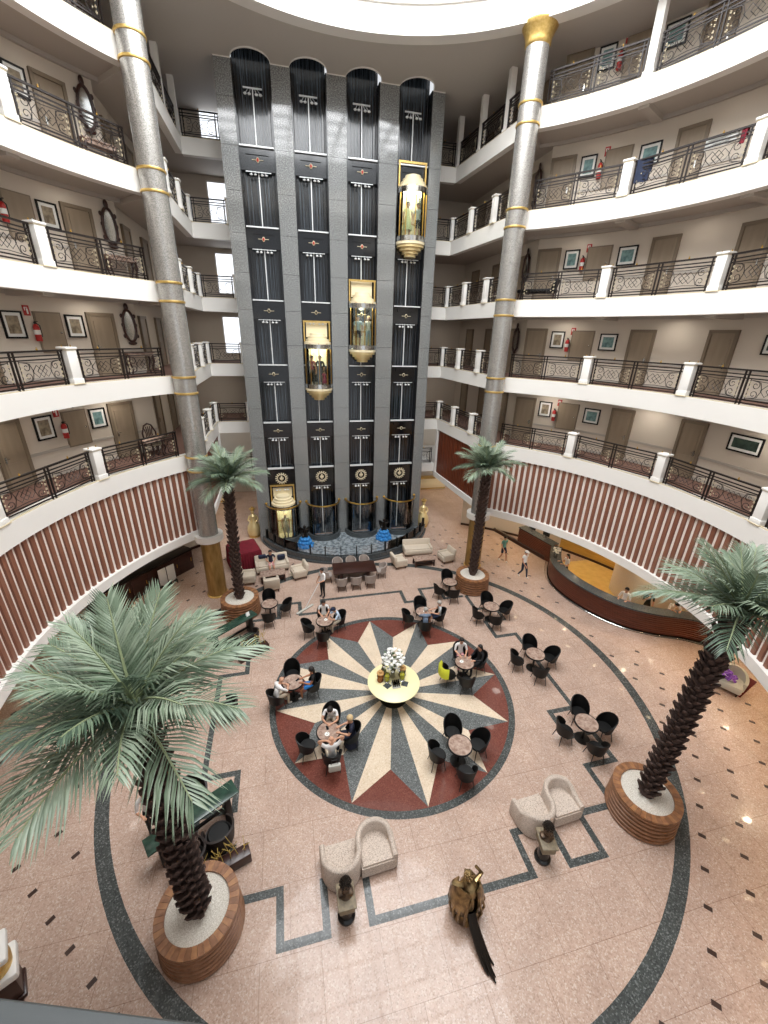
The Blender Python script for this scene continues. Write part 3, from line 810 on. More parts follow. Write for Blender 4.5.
def fancy_chair(x, y, z, rz, label):
    t = thing('carved_armchair', label, 'chair', (x, y, z), rz)
    m = MB(); m.rbox((0, 0, .46), (.56, .54, .1), .04); m.build('seat', [M['pic1']], t)
    m = MB(); m.tube([(-.26, .26, .45), (-.28, .3, .9), (-.15, .33, 1.2), (0, .34, 1.27), (.15, .33, 1.2), (.28, .3, .9), (.26, .26, .45)], .035, 8)
    for i in range(5): m.tube([(-.18+.09*i, .27, .5), (-.12+.06*i, .31, .85), (-.18+.09*i, .32, 1.15)], .02, 6)
    for sx in (-1, 1): m.tube([(sx*.27, .27, .72), (sx*.31, 0, .7), (sx*.3, -.22, .68), (sx*.27, -.22, .48)], .025, 6)
    m.build('carved_back', [M['darkwood']], t)
    for sx in (-1, 1):
        for sy in (-1, 1):
            m = MB(); m.tube([(sx*.24, sy*.23, .43), (sx*.27, sy*.26, .3), (sx*.22, sy*.22, .12), (sx*.26, sy*.26, 0)], [.04, .035, .022, .03], 8); m.build('leg', [M['darkwood']], t)
for k, z in LV.items():
    st = STO[k]
    p = P(RW-.36, -45.2) if k in (2, 3, 4) else P(RW-.75, -46.5)
    if k in (2, 3, 4):
        console(p[0], p[1], z, -R(-44.8), 'dark console table against the %s corridor wall behind the speckled column by the green tables' % st)
        q = P(RW-.1, -45.2); mirror(q[0], q[1], z+1.72, -R(-44.8), 'dark carved mirror on the %s corridor wall behind the speckled column by the green tables' % st)
        mirror(8.9, 10.4, z+1.6, -PI/2, 'dark carved mirror on the %s landing behind the column on the reception side' % st)
    else:
        fancy_chair(p[0], p[1], z, -R(-44.8), 'dark carved armchair on the %s landing behind the speckled column by the green tables' % st)
    fancy_chair(8.3, 11.9, z, -PI/2-.2, 'dark carved armchair on the %s landing beside the lifts on the reception side' % st)
c2 = P(RF+.75, -48.5); console(c2[0], c2[1], LV[1], -R(-46.5)+.3, 'dark side table on the lowest landing behind the speckled column by the green tables')
# black daybed on the third reception side landing
t = thing('black_daybed', 'black daybed with one raised end on the third balcony by the speckled column', 'daybed', P(RF+.9, 45.8, LV[3]), -R(45.8))
m = MB(); m.rbox((0, 0, .42), (1.7, .55, .16), .06); m.build('seat', [M['blackl']], t)
m = MB(); m.rbox((.75, 0, .66), (.16, .55, .5), .07, tilt=Matrix.Rotation(R(18), 3, 'Y')); m.build('raised_end', [M['blackl']], t)
for sx in (-1, 1):
    for sy in (-1, 1):
        m = MB(); m.tube([(sx*.75, sy*.2, .36), (sx*.8, sy*.22, 0)], [.035, .022], 8); m.build('leg', [M['darkwood']], t)
# cloths hung over railings
def hung(a, z, w, drop, mm, label):
    t = MB(); g = []
    for i in range(11):
        v = i/10; yy = -.05 if v < .62 else .05
        zz = (1.06-drop*(.62-v)/.62) if v < .62 else (1.06-drop*.6*(v-.62)/.38)
        g.append([(x*w/6-w/2, yy+.012*math.sin(x*1.9+i*.5), zz+.01*math.sin(x)) for x in range(7)])
    o = t_build = t.shell(g, .012).build('hung_cloth', [mm], None, P(RR_, a, z), -R(a)); tag(o, label, 'cloth')
hung(63.9, LV[4], .5, .7, M['navy'], 'dark navy cloth hung over the fourth balcony railing on the reception side')
hung(76.0, LV[4], .9, .28, M['paper'], 'white towel hung inside the fourth balcony railing on the reception side')
hung(79.3, LV[4], .15, .4, M['crimson'], 'dark red cloth hung beside the white post on the fourth balcony')
# hall in the near side of the atrium where the viewer stands
m = MB(); m.arc(11.25, 13.0, 182, 212, LV[2]-.6, LV[2], 0, 1, n=16); struct(m.build('balcony', [M['white'], M['carpet']]))
t = thing('handrail_parapet', 'dark grey flat-topped handrail across the bottom corner beneath the viewer', 'handrail', P(11.222, 197.3, LV[2]), -R(197.3))
m = MB(); m.rbox((0, .02, 1.16), (5.2, .16, .05), .01); m.build('top_rail', [M['concrete']], t)
m = MB()
for x in range(-6, 7): m.box((x*.4, .04, .58), (.03, .03, 1.12))
m.box((0, .04, .12), (5.2, .03, .03)); m.build('baluster', [M['iron']], t)
# ------------------------------------------------------------------ people
SEGS = []
def base_joints(pose):
    J = {}
    if pose == 'sit':
        J.update(pelvis=(0, .02, .565), waist=(0, -.01, .72), chest=(0, 0, .91), upper=(0, .02, 1.01), neck=(0, .03, 1.09), head1=(0, .05, 1.16), head2=(0, .065, 1.25), crown=(0, .055, 1.325))
        for s, n in ((-1, 'L'), (1, 'R')):
            J['sh'+n] = (s*.175, .01, 1.03); J['el'+n] = (s*.235, .1, .8); J['wr'+n] = (s*.14, .33, .8); J['hd'+n] = (s*.11, .40, .8)
            J['hip'+n] = (s*.085, .05, .555); J['kn'+n] = (s*.11, .45, .52); J['an'+n] = (s*.11, .42, .1); J['toe'+n] = (s*.12, .56, .045)
    else:
        J.update(pelvis=(0, 0, .90), waist=(0, .01, 1.05), chest=(0, .0, 1.23), upper=(0, 0, 1.32), neck=(0, .005, 1.40), head1=(0, .02, 1.46), head2=(0, .03, 1.55), crown=(0, .02, 1.625))
        for s, n in ((-1, 'L'), (1, 'R')):
            J['sh'+n] = (s*.175, 0, 1.345); J['el'+n] = (s*.225, -.02, 1.08); J['wr'+n] = (s*.215, .06, .85); J['hd'+n] = (s*.21, .08, .77)
            J['hip'+n] = (s*.085, 0, .86); J['kn'+n] = (s*.095, .01, .48); J['an'+n] = (s*.095, -.02, .09); J['toe'+n] = (s*.11, .12, .04)
    return J
RAD = dict(pelvis=.135, waist=.115, chest=.135, upper=.11, neck=.052, head1=.068, head2=.088, crown=.058, sh=.062, el=.042, wr=.028, hd=.034, hip=.092, kn=.058, an=.040, toe=.034)
BONES = [('pelvis', 'waist', 'torso'), ('waist', 'chest', 'torso'), ('chest', 'upper', 'torso'), ('upper', 'neck', 'neck'), ('neck', 'head1', 'head'), ('head1', 'head2', 'head'), ('head2', 'crown', 'head')]
for n in 'LR':
    BONES += [('upper', 'sh'+n, 'torso'), ('sh'+n, 'el'+n, 'uparm'), ('el'+n, 'wr'+n, 'forearm'), ('wr'+n, 'hd'+n, 'hand'), ('pelvis', 'hip'+n, 'pelvis'), ('hip'+n, 'kn'+n, 'thigh'), ('kn'+n, 'an'+n, 'shin'), ('an'+n, 'toe'+n, 'foot')]
_body = {}
def body_mesh(pose, over, girth):
    key = (pose, tuple(sorted(over.items())), girth)
    if key in _body: return _body[key]
    J = base_joints(pose); J.update(over)
    names = list(J); idx = {n: i for i, n in enumerate(names)}
    vs = [Vector(J[n]) for n in names]; rad = []
    for n in names:
        b = n if n in RAD else n[:-1]
        r = RAD[b]
        if b in ('pelvis', 'waist', 'chest'): r *= girth
        rad.append(r)
    es = [(idx[a], idx[b]) for a, b, _ in BONES]
    h2 = Vector(J['head2']); hf = (Vector((0, 1, 0)))
    if 'face' in over: pass
    nose = h2+hf*.098+Vector((0, 0, -.012)); vs.append(nose); rad.append(.014); es.append((idx['head2'], len(vs)-1))
    for s in (-1, 1):
        vs.append(h2+Vector((s*.094, -.005, -.01))); rad.append(.017); es.append((idx['head2'], len(vs)-1))
    for s, n in ((-1, 'L'), (1, 'R')):
        w, h = Vector(J['wr'+n]), Vector(J['hd'+n]); d = (h-w).normalized()
        side = d.cross(Vector((0, 0, 1))); side = side.normalized() if side.length > .2 else Vector((1, 0, 0))
        dn = d.cross(side).normalized()
        for q, (off, ln) in enumerate(((-.028, .058), (-.010, .072), (.010, .068), (.027, .052))):
            k = h+d*.035+side*off; vs.append(k); rad.append(.011); es.append((idx['hd'+n], len(vs)-1))
            e = k+d*ln*.55+dn*.006; vs.append(e); rad.append(.0095); es.append((len(vs)-2, len(vs)-1))
            e2 = e+d*ln*.4+dn*.02; vs.append(e2); rad.append(.008); es.append((len(vs)-2, len(vs)-1))
        in_ = side if (side.x*s < 0) else -side
        k = w.lerp(h, .6)+in_*.04; vs.append(k); rad.append(.012); es.append((idx['hd'+n], len(vs)-1))
        vs.append(k+d*.035+in_*.012); rad.append(.009); es.append((len(vs)-2, len(vs)-1))
    me = bpy.data.meshes.new('body_cage'); me.from_pydata([tuple(v) for v in vs], es, [])
    ob = bpy.data.objects.new('body_cage', me); COL.objects.link(ob)
    sk = ob.modifiers.new('skin', 'SKIN'); sk.use_smooth_shade = True; sk.branch_smoothing = .4
    lay = me.skin_vertices[0].data
    for i, r in enumerate(rad): lay[i].radius = (r, r); lay[i].use_root = (i == idx['pelvis'])
    sb = ob.modifiers.new('sub', 'SUBSURF'); sb.levels = 1; sb.render_levels = 1
    dg = bpy.context.evaluated_depsgraph_get(); dg.update()
    out = bpy.data.meshes.new_from_object(ob.evaluated_get(dg))
    bpy.data.objects.remove(ob); bpy.data.meshes.remove(me)
    segs = [(Vector(J[a]), Vector(J[b]), t) for a, b, t in BONES]
    regs = []
    for p in out.polygons:
        c = p.center; best = (9, 'torso')
        for a, b, t in segs:
            ab = b-a; u = max(0, min(1, (c-a).dot(ab)/max(ab.length_squared, 1e-9)))
            d = (c-(a+ab*u)).length
            rr = {'torso': .11, 'pelvis': .10, 'head': .08, 'thigh': .075, 'neck': .05}.get(t, .04)
            d = d/rr
            if d < best[0]: best = (d, t, u)
        t = best[1]
        if t in ('uparm',) and best[2] > .55: t = 'uparm2'
        if t == 'thigh' and best[2] > .72: t = 'thigh2'
        if t == 'torso' and c.z < J['pelvis'][2]+.05: t = 'pelvis'
        if t == 'hand' and False: pass
        regs.append(t)
    # flatten the trunk front to back
    wz = [J['pelvis'][2]-.02, J['upper'][2]+.08]
    cy = (J['pelvis'][1]+J['chest'][1])/2
    for v in out.vertices:
        if wz[0] < v.co.z < wz[1] and abs(v.co.x) < .2 and abs(v.co.y-cy) < .19:
            t = min(1, (v.co.z-wz[0])/.06, (wz[1]-v.co.z)/.06)
            v.co.y = cy+(v.co.y-cy)*(1-.22*t)
    _body[key] = (out, regs, J); return _body[key]
def person(label, loc, yaw, pose='stand', over=None, top='shirt', legs='pants', sleeve=2, short=False, skin='skin', hair='hair', long=False, shoe='dshoe', girth=1.0, scale=1.0, skirt=None, bald=False, cap=None, group=None):
    src, regs, J = body_mesh(pose, over or {}, girth)
    me = src.copy(); me.name = 'person'
    me.materials.clear()
    for m in (M[skin], M[top], M[legs], M[shoe]): me.materials.append(m)
    mp = dict(head=0, neck=0, hand=0, torso=1, pelvis=2, foot=3, thigh=2, uparm=1 if sleeve > 0 else 0, uparm2=1 if sleeve > 1 else 0, forearm=1 if sleeve > 2 else 0, shin=0 if short else 2, thigh2=0 if short else 2)
    for p, t in zip(me.polygons, regs): p.material_index = mp[t]; p.use_smooth = True
    o = bpy.data.objects.new('person', me); COL.objects.link(o)
    o.location = loc; o.rotation_euler = (0, 0, -R(yaw)); o.scale = (scale,)*3
    tag(o, label, 'person', group)
    h = Vector(J['head2']); up = (Vector(J['crown'])-Vector(J['neck'])).normalized()
    rot = Vector((0, 0, 1)).rotation_difference(up).to_matrix()
    m = MB()
    if not bald:
        vs = []; fs = []; n = 14; k = 7
        for j in range(k+1):
            t = PI*.62*j/k
            for i in range(n):
                a = 2*PI*i/n; back = -math.sin(a)
                tt = t*(1.0+.35*back) if not long else t*(1.0+.5*back)
                rr = .106
                p = rot @ Vector((math.sin(tt)*math.cos(a)*rr*.94, math.sin(tt)*math.sin(a)*rr-.012, math.cos(tt)*rr*1.02+.012))
                vs.append(h+p)
        for j in range(k):
            for i in range(n): fs.append((j*n+i, j*n+(i+1) % n, (j+1)*n+(i+1) % n, (j+1)*n+i))
        m.add(vs, fs, 0, True)
        if long: m.ball(tuple(h+rot @ Vector((0, -.085, -.11))), .085, 0, 12, 8, (1.05, .5, 1.5), rot)
        m.build('hair', [M[hair]], o)
    if cap:
        m = MB(); m.ball(tuple(h+rot @ Vector((0, -.005, .045))), .104, 0, 12, 6, (1, 1.05, .75)); m.box(tuple(h+rot @ Vector((0, .12, .045))), (.13, .1, .012), 0); m.build('cap', [M[cap]], o)
    m = MB()
    for s in (-1, 1): m.ball(tuple(h+rot @ Vector((s*.034, .083, .008))), .0115, 0, 8, 5)
    m.build('eyes', [M['black']], o)
    m = MB(); m.ball(tuple(h+rot @ Vector((0, .082, -.052))), .018, 0, 8, 4, (1.2, .4, .35)); m.build('mouth', [M['lip']], o)
    if skirt:
        p = J['pelvis']; m = MB()
        m.lathe([(.125, .14), (.15, .03), (.19, -.12), (.22, -.3), (.235, -.42), (.225, -.42), (.17, -.1), (.12, .12)], 20, p, 0, cap=False); m.build('skirt', [M[skirt]], o)
    return o

# ------------------------------------------------------------------ café chairs and tables
def make_cafe_chair(label, group):
    t = thing('cafe_chair', label, 'chair', group=group)
    m = MB(); m.lathe([(0, .40), (.2, .40), (.235, .42), (.24, .45), (.22, .475), (0, .48)], 24, (0, .02, 0)); m.build('seat', [M['blackl']], t)
    m = MB(); g = []
    for j in range(9):
        v = j/8; row = []
        for i in range(17):
            a = R(-118+236*i/16); c = math.cos(a/1.31)
            top = .52+.38*max(0, c)**.7
            z = .38+(top-.38)*v; rr = .235+.055*v
            row.append((rr*math.sin(a)*1.02, -.0-rr*math.cos(a)*(1.0+.12*v), z))
        g.append(row)
    m.shell(g, .028); m.build('backrest', [M['blackl']], t)
    for sx in (-1, 1):
        for sy in (-1, 1):
            m = MB(); m.tube([(sx*.15, sy*.15, .42), (sx*.22, sy*.22, 0)], [.017, .011], 6); m.build('leg', [M['blackm']], t)
    return t
def make_cafe_table(label, group):
    t = thing('cafe_table', label, 'table', group=group)
    m = MB(); m.lathe([(0, .70), (.345, .70), (.345, .735), (0, .735)], 40); m.build('tabletop', [M['marble']], t)
    m = MB(); m.lathe([(.345, .69), (.375, .69), (.38, .71), (.375, .735), (.345, .735), (.345, .69)], 40, cap=False); m.build('rim', [M['blackw']], t)
    m = MB(); m.lathe([(0, .02), (.045, .02), (.04, .3), (.05, .66), (.14, .70), (0, .70)], 16); m.build('pedestal', [M['blackm']], t)
    m = MB(); m.lathe([(0, 0), (.24, 0), (.24, .02), (.06, .05), (0, .05)], 24); m.build('base', [M['blackm']], t)
    return t
TBL = [  # x, y, spot description, chairs (bearing, distance)
 (-4.38, 5.31, 'by the planter near the lounge', (-4, 92, -177)),
 (-2.07, 3.61, 'nearest the waiter with the mop', (2, 69, -89, -168)),
 (4.34, 5.45, 'by the planter near the reception', (9, -112, -175)),
 (2.29, 3.40, 'of the pair in grey and blue-grey', (4, -86, -169, 102)),
 (5.46, 3.17, 'between far planter and reception curve', (9, -100, 94, -173)),
 (5.74, 0.0, 'on pink floor level with yellow table', (14, -81, 93, -166)),
 (2.83, .13, 'where the person in black sits', (10, 77, -102, -165)),
 (1.32, -3.03, 'left empty inside the medallion', (4, 82, -87, -174)),
 (5.63, -3.15, 'next to the near reception-side planter', (21, 96, -82, -171)),
 (-2.49, -1.75, 'of the bald person', (-102, 14, 96, 178)),
 (-3.50, .47, 'by the big palm fronds', (-1, 94, -123)),
]
def compass(b):
    b = (b+360) % 360
    return 'lift' if (b < 50 or b > 310) else 'reception' if b < 130 else 'viewer' if b < 230 else 'big-palm'
tp = cp = None
for i, (x, y, d, chs) in enumerate(TBL):
    tl = 'round marble cafe table %s' % d
    if tp is None: tp = make_cafe_table(tl, 'round cafe tables'); tp.location = (x, y, 0)
    else: copy_tree(tp, tl, (x, y, 0), i*.4, 'round cafe tables')
    for b in chs:
        cl = 'black chair on the %s side of the table %s' % (compass(b), d)
        q = .68; loc = (x+q*math.sin(R(b)), y+q*math.cos(R(b)), 0); rz = -R(b+180)
        if cp is None: cp = make_cafe_chair(cl, 'black cafe chairs'); cp.location = loc; cp.rotation_euler = (0, 0, rz)
        else: copy_tree(cp, cl, loc, rz, 'black cafe chairs')
def seated(ti, b, label, **k):
    x, y = TBL[ti][:2]; q = .72
    return person(label, (x+q*math.sin(R(b)), y+q*math.cos(R(b)), -.04), b+180, 'sit', **k)
def bend(**k): return {a: v for a, v in k.items()}
UPARMS = dict(elL=(-.38, .1, 1.2), wrL=(-.16, -.04, 1.36), hdL=(-.09, -.07, 1.33), elR=(.38, .1, 1.2), wrR=(.16, -.04, 1.36), hdR=(.09, -.07, 1.33))
LEAN = dict(waist=(0, .04, .72), chest=(0, .13, .89), upper=(0, .18, .98), neck=(0, .22, 1.05), head1=(0, .26, 1.11), head2=(0, .30, 1.19), crown=(0, .31, 1.265), shL=(-.175, .17, 1.0), shR=(.175, .17, 1.0), elL=(-.25, .33, .82), elR=(.25, .33, .82), wrL=(-.09, .47, .80), wrR=(.09, .47, .80), hdL=(-.03, .5, .80), hdR=(.03, .5, .80))
seated(1, 2, 'person in white sitting at the medallion table nearest the waiter, facing the viewer', top='shirt', legs='beigeup', sleeve=1)
seated(1, 69, 'person in pale blue shirt and dark cap at the table nearest the waiter', top='blues', legs='beigeup', cap='navy', over=LEAN, girth=1.1)
seated(3, -169, 'person in blue-grey shirt sitting with back to the viewer', top='bluegrey', legs='blackd', hair='hairg', over=LEAN, girth=1.1)
seated(3, 102, 'person in light grey shirt and dark shorts with bare legs', top='greysh', legs='navy', short=True, hair='hairg', sleeve=1)
seated(6, 10, 'person in white with pink scarf seated beside the person in black', top='shirt', legs='pink', hair='hair', sleeve=2)
seated(6, 77, 'person in a black long-sleeved outfit with dark hair at the medallion table', top='blackd', legs='blackd', sleeve=3, long=True)
seated(9, 14, 'person in white short-sleeved shirt leaning on the table, facing the viewer', top='shirt', legs='beigeup', sleeve=1, over=LEAN)
seated(9, 96, 'blond person in a navy dress sitting sideways to the table', top='navyd', legs='navyd', hair='hairb', sleeve=1, skirt='navyd', girth=1.1)
seated(9, 178, 'bald person in white shirt with both hands behind the head', top='shirt', legs='beigeup', bald=True, over=UPARMS, sleeve=1)
seated(10, 94, 'person in black top and bright blue shorts at the table by the fronds', top='blackd', legs='shortsb', short=True, sleeve=0, shoe='shoe', skin='skin2', long=True)
seated(10, -123, 'person in pinkish white top seated with back to the big palm', top='shirt', legs='beigeup', sleeve=2, bald=True, over=LEAN, shoe='shoe')
# things left on chairs and tables
def phone(ti, dx, dy, rz, label):
    x, y = TBL[ti][:2]; t = thing('phone', label, 'phone', (x+dx, y+dy, .735), rz)
    m = MB(); m.rbox((0, 0, .006), (.075, .15, .010), .004); m.build('case', [M['black']], t)
    m = MB(); m.box((0, 0, .0115), (.066, .138, .001)); m.build('screen', [M['shaft']], t)
phone(9, -.02, .12, .1, 'black phone lying on the table with three seated people')
phone(10, .17, .05, -.9, 'black phone on the table by the fronds, reception side'); phone(10, -.15, -.08, .7, 'black phone on the table by the fronds, palm side')
def cup(ti, dx, dy, label):
    x, y = TBL[ti][:2]; t = thing('coffee_cup', label, 'cup', (x+dx, y+dy, .735))
    m = MB(); m.lathe([(0, 0), (.06, 0), (.075, .012), (0, .014)], 16); m.build('saucer', [M['paper']], t)
    m = MB(); m.lathe([(0, .014), (.025, .014), (.038, .06), (.034, .06), (.022, .022), (0, .022)], 16); m.tube([(.036, 0, .05), (.06, 0, .045), (.055, 0, .025), (.03, 0, .025)], .005, 5); m.build('cup_body', [M['paper']], t)
cup(1, .05, .05, 'white cup on the table nearest the waiter'); cup(6, -.1, .05, 'white cup on the table of the person in black'); cup(9, -.05, -.1, 'white cup on the table with three seated people'); cup(3, .05, -.02, 'white cup on the table towards the far reception-side planter')
x, y = TBL[6][:2]; q = .72
t = thing('yellow_jacket', 'bright lime-yellow jacket draped over a black chair back', 'jacket', (x+q*math.sin(R(-102)), y+q*math.cos(R(-102)), 0), -R(78))
m = MB(); g = []
for j in range(9):
    v = j/8; row = []
    for i in range(9):
        a = R(-62+124*i/8); rr = .345 if v < .55 else .245
        zz = (.52+.42*v/.5) if v < .5 else (.94-.3*(v-.5)/.5)
        if .45 < v < .6: rr = .30
        row.append((rr*math.sin(a), -rr*math.cos(a)*1.08, zz-.03*math.sin(3*a)))
    g.append(row)
m.shell(g, .014); m.build('cloth', [M['limey']], t)
x, y = TBL[9][:2]
t = thing('handbag', 'pale grey handbag hanging on the chair back of the bald person', 'bag', (x+.06, y-1.08, .56), 0)
m = MB(); m.rbox((0, 0, 0), (.36, .11, .26), .04); m.build('body', [M['greyarm']], t)
m = MB(); m.tube([(-.1, 0, .1), (-.08, .02, .28), (.08, .02, .28), (.1, 0, .1)], .01, 6); m.build('handle', [M['black']], t)

# ------------------------------------------------------------------ round yellow table in the middle
t = thing('round_display_table', 'large round pale yellow table at the centre of the star', 'table', (-.03, -.25, 0))
m = MB(); m.lathe([(0, .72), (.90, .72), (.92, .735), (.92, .75), (.90, .765), (0, .765)], 64); m.build('tabletop', [M['yellow']], t)
m = MB(); m.lathe([(0, 0), (.5, 0), (.5, .05), (.3, .1), (.14, .2), (.12, .5), (.2, .66), (.4, .72), (0, .72)], 32); m.build('pedestal', [M['blackw']], t)
cx, cy, tz = -.03, -.25, .765
t = thing('flower_arrangement', 'tall bunch of white flowers in a clear vase on the yellow table', 'flowers', (cx+.02, cy+.22, tz))
m = MB(); m.lathe([(0, 0), (.10, 0), (.09, .05), (.07, .2), (.12, .42), (.16, .5), (.15, .5), (.11, .42), (.06, .2), (0, .06)], 24); m.build('vase', [M['clear']], t)
rnd = random.Random(3); m = MB(); m2 = MB()
for i in range(90):
    a = rnd.random()*2*PI; ph = math.acos(1-1.75*rnd.random()); rr = .22+.16*rnd.random()
    c = (rr*math.sin(ph)*math.cos(a)*1.05, rr*math.sin(ph)*math.sin(a)*1.05, .78+rr*math.cos(ph)*1.1)
    for q in range(5):
        b = 2*PI*q/5+rnd.random(); m.ball((c[0]+.035*math.cos(b), c[1]+.035*math.sin(b), c[2]+.012*rnd.random()), .03, 0, 6, 4, (1, 1, .5))
    if i % 3 == 0: m2.tube([(0, 0, .1), (c[0]*.3, c[1]*.3, .5), c], .006, 4)
for i in range(40):
    a = rnd.random()*2*PI; r0 = .1+.2*rnd.random(); c = Vector((r0*math.cos(a), r0*math.sin(a), .55+.45*rnd.random()))
    d = Vector((math.cos(a), math.sin(a), .4))*.13; w = Vector((-math.sin(a), math.cos(a), 0))*.03
    m2.add([c, c+d*.5+w, c+d, c+d*.5-w], [(0, 1, 2, 3)], 0)
m.build('blossoms', [M['white2']], t); m2.build('stems', [M['greenst']], t)
def dispenser(dx, dy, label):
    t = thing('drink_dispenser', label, 'drink dispenser', (cx+dx, cy+dy, tz))
    m = MB(); m.lathe([(0, 0), (.09, 0), (.09, .02), (.04, .05), (.04, .1), (0, .1)], 20); m.build('foot', [M['chrome']], t)
    m = MB(); m.lathe([(0, .1), (.085, .1), (.09, .14), (.09, .27), (0, .27)], 20); m.build('drink', [M['lemon']], t)
    m = MB(); m.lathe([(.092, .1), (.096, .16), (.096, .34), (.07, .38), (.03, .40)], 20, cap=False); m.ball((0, 0, .42), .03); m.build('jar', [M['clear']], t)
    m = MB(); m.box((0, -.11, .13), (.03, .05, .02)); m.build('tap', [M['chrome']], t)
dispenser(-.24, .02, 'yellow drink dispenser on a dark mat, lounge sofa side of the yellow table'); dispenser(.3, -.02, 'yellow drink dispenser on a dark mat, reception side of the yellow table')
def straw_jar(dx, dy, col, label, s=1.0):
    t = thing('straw_hat_jar', label, 'jar', (cx+dx, cy+dy, tz))
    m = MB(); m.lathe([(0, 0), (.11*s, 0), (.12*s, .05), (.09*s, .12), (.12*s, .2), (.11*s, .28), (.05*s, .34), (0, .34)], 20); m.build('body', [M[col]], t)
    m = MB(); m.lathe([(0, .34), (.13*s, .34), (.12*s, .37), (.07*s, .38), (.06*s, .45), (0, .46)], 20); m.build('lid', [M['straw']], t)
straw_jar(-.46, .12, 'honey', 'amber jar with a straw lid on the yellow table, towards the lounge sofa'); straw_jar(.36, .2, 'darkwood', 'dark brown jar with a straw lid on the yellow table, reception side', 1.1)
t = thing('glass_carafe', 'clear ribbed carafe behind the amber jar on the yellow table', 'carafe', (cx-.3, cy+.32, tz))
m = MB(); m.lathe([(0, 0), (.1, 0), (.11, .25), (.06, .38), (.05, .5), (.07, .55), (.06, .55), (.04, .5), (.05, .38), (.1, .24), (0, .03)], 20); m.build('bottle', [M['clearg']], t)
m = MB(); m.ball((0, 0, .6), .05); m.build('stopper', [M['chrome']], t)
def mat_(dx, dy, rz, w, label):
    o = MB().box((0, 0, .006), (w, w, .012)).build('serving_mat', [M['granited']], None, (cx+dx, cy+dy, tz), rz); tag(o, label, 'mat')
mat_(-.27, -.16, .6, .22, 'dark square mat below the dispenser on the lounge side'); mat_(.35, -.2, -.5, .22, 'dark square mat below the dispenser on the reception side')
t = thing('glass_tray', 'grey tray of upright clear glasses at the front of the yellow table', 'tray', (cx+.03, cy-.2, tz))
m = MB(); m.rbox((0, 0, .012), (.3, .3, .024), .008); m.build('tray_base', [M['greyarm']], t)
for i in range(4):
    for j in range(3):
        m = MB(); m.lathe([(0, 0), (.026, 0), (.03, .13), (.027, .13), (.023, .008), (0, .008)], 12, (-.1+.067*i, -.08+.08*j, .024)); m.build('glass', [M['clear']], t)

# ------------------------------------------------------------------ lounge seats
def slipper_chair(name, label, x, y, rz, w=.78, cat='armchair', group=None):
    t = thing(name, label, cat, (x, y, 0), rz, group)
    m = MB(); m.rbox((0, .03, .30), (w, .72, .28), .06); m.build('seat', [M['cream']], t)
    m = MB(); m.rbox((0, .02, .46), (w-.26 if w < 1.2 else w-.28, .60, .12), .05); m.build('cushion', [M['cream']], t)
    m = MB(); m.rbox((0, -.33, .58), (w, .17, .52), .07, tilt=Matrix.Rotation(R(10), 3, 'X')); m.build('backrest', [M['cream']], t)
    for s in (-1, 1):
        m = MB(); m.rbox((s*(w/2-.07), 0, .44), (.14, .74, .28), .05); m.build('armrest', [M['cream']], t)
    for sx in (-1, 1):
        for sy in (-1, 1):
            m = MB(); m.tube([(sx*(w/2-.1), sy*.28, .18), (sx*(w/2-.09), sy*.29, 0)], [.03, .018], 8); m.build('leg', [M['darkwood']], t)
    return t
def coffee_table(label, x, y, w, d, rz):
    t = thing('coffee_table', label, 'coffee table', (x, y, 0), rz)
    m = MB(); m.rbox((0, 0, .43), (w, d, .05), .012); m.build('tabletop', [M['marble']], t)
    m = MB(); m.box((0, 0, .37), (w-.1, d-.1, .08)); m.box((0, 0, .14), (w-.14, d-.14, .03)); m.build('frame', [M['darkwood']], t)
    for sx in (-1, 1):
        for sy in (-1, 1): m = MB(); m.box((sx*(w/2-.06), sy*(d/2-.06), .2), (.07, .07, .4)); m.build('leg', [M['darkwood']], t)
slipper_chair('cream_sofa', 'cream two-seat sofa with navy cushions near the red booth', -4.35, 9.45, PI+.15, 1.75, 'sofa')
for dx, lb in ((-.5, 'navy cushion on the cream sofa, red booth end'), (.5, 'navy cushion on the cream sofa, fountain end')):
    o = MB().rbox((0, 0, 0), (.42, .16, .36), .07, tilt=Matrix.Rotation(R(20), 3, 'X')).build('navy_cushion', [M['navy']], None, (-4.35+dx, 9.62-dx*.15, .72), .15); tag(o, lb, 'cushion')
person('person with dark hair in pink sitting on the cream sofa between navy cushions', (-4.4, 9.40, -.06), 172, 'sit', top='navyd', legs='pink', short=True, long=True, sleeve=1)
coffee_table('marble-topped coffee table in front of the sofa with navy cushions', -4.3, 8.45, 1.25, .62, .12)
slipper_chair('cream_armchair', 'cream armchair facing the sofa across the coffee table, back to the viewer', -4.35, 7.55, .1)
slipper_chair('cream_armchair', 'cream armchair between the sofa group and the dining table', -2.95, 8.5, PI/2+.25)
slipper_chair('cream_armchair', 'cream armchair behind the far palm trunk by the red booth', -5.55, 8.45, -PI/2)
slipper_chair('cream_sofa', 'plain cream two-seat sofa by the fountain basin on the reception side', 4.0, 9.75, PI-.05, 1.7, 'sofa')
slipper_chair('cream_armchair', 'cream armchair next to the dining table on the reception side', 2.55, 8.55, -PI/2+.15)
slipper_chair('cream_armchair', 'cream armchair standing alone beside the far reception-side column', 5.4, 8.65, PI/2+.2)
coffee_table('marble-topped coffee table in front of the plain cream sofa', 4.0, 8.5, 1.2, .6, 0)
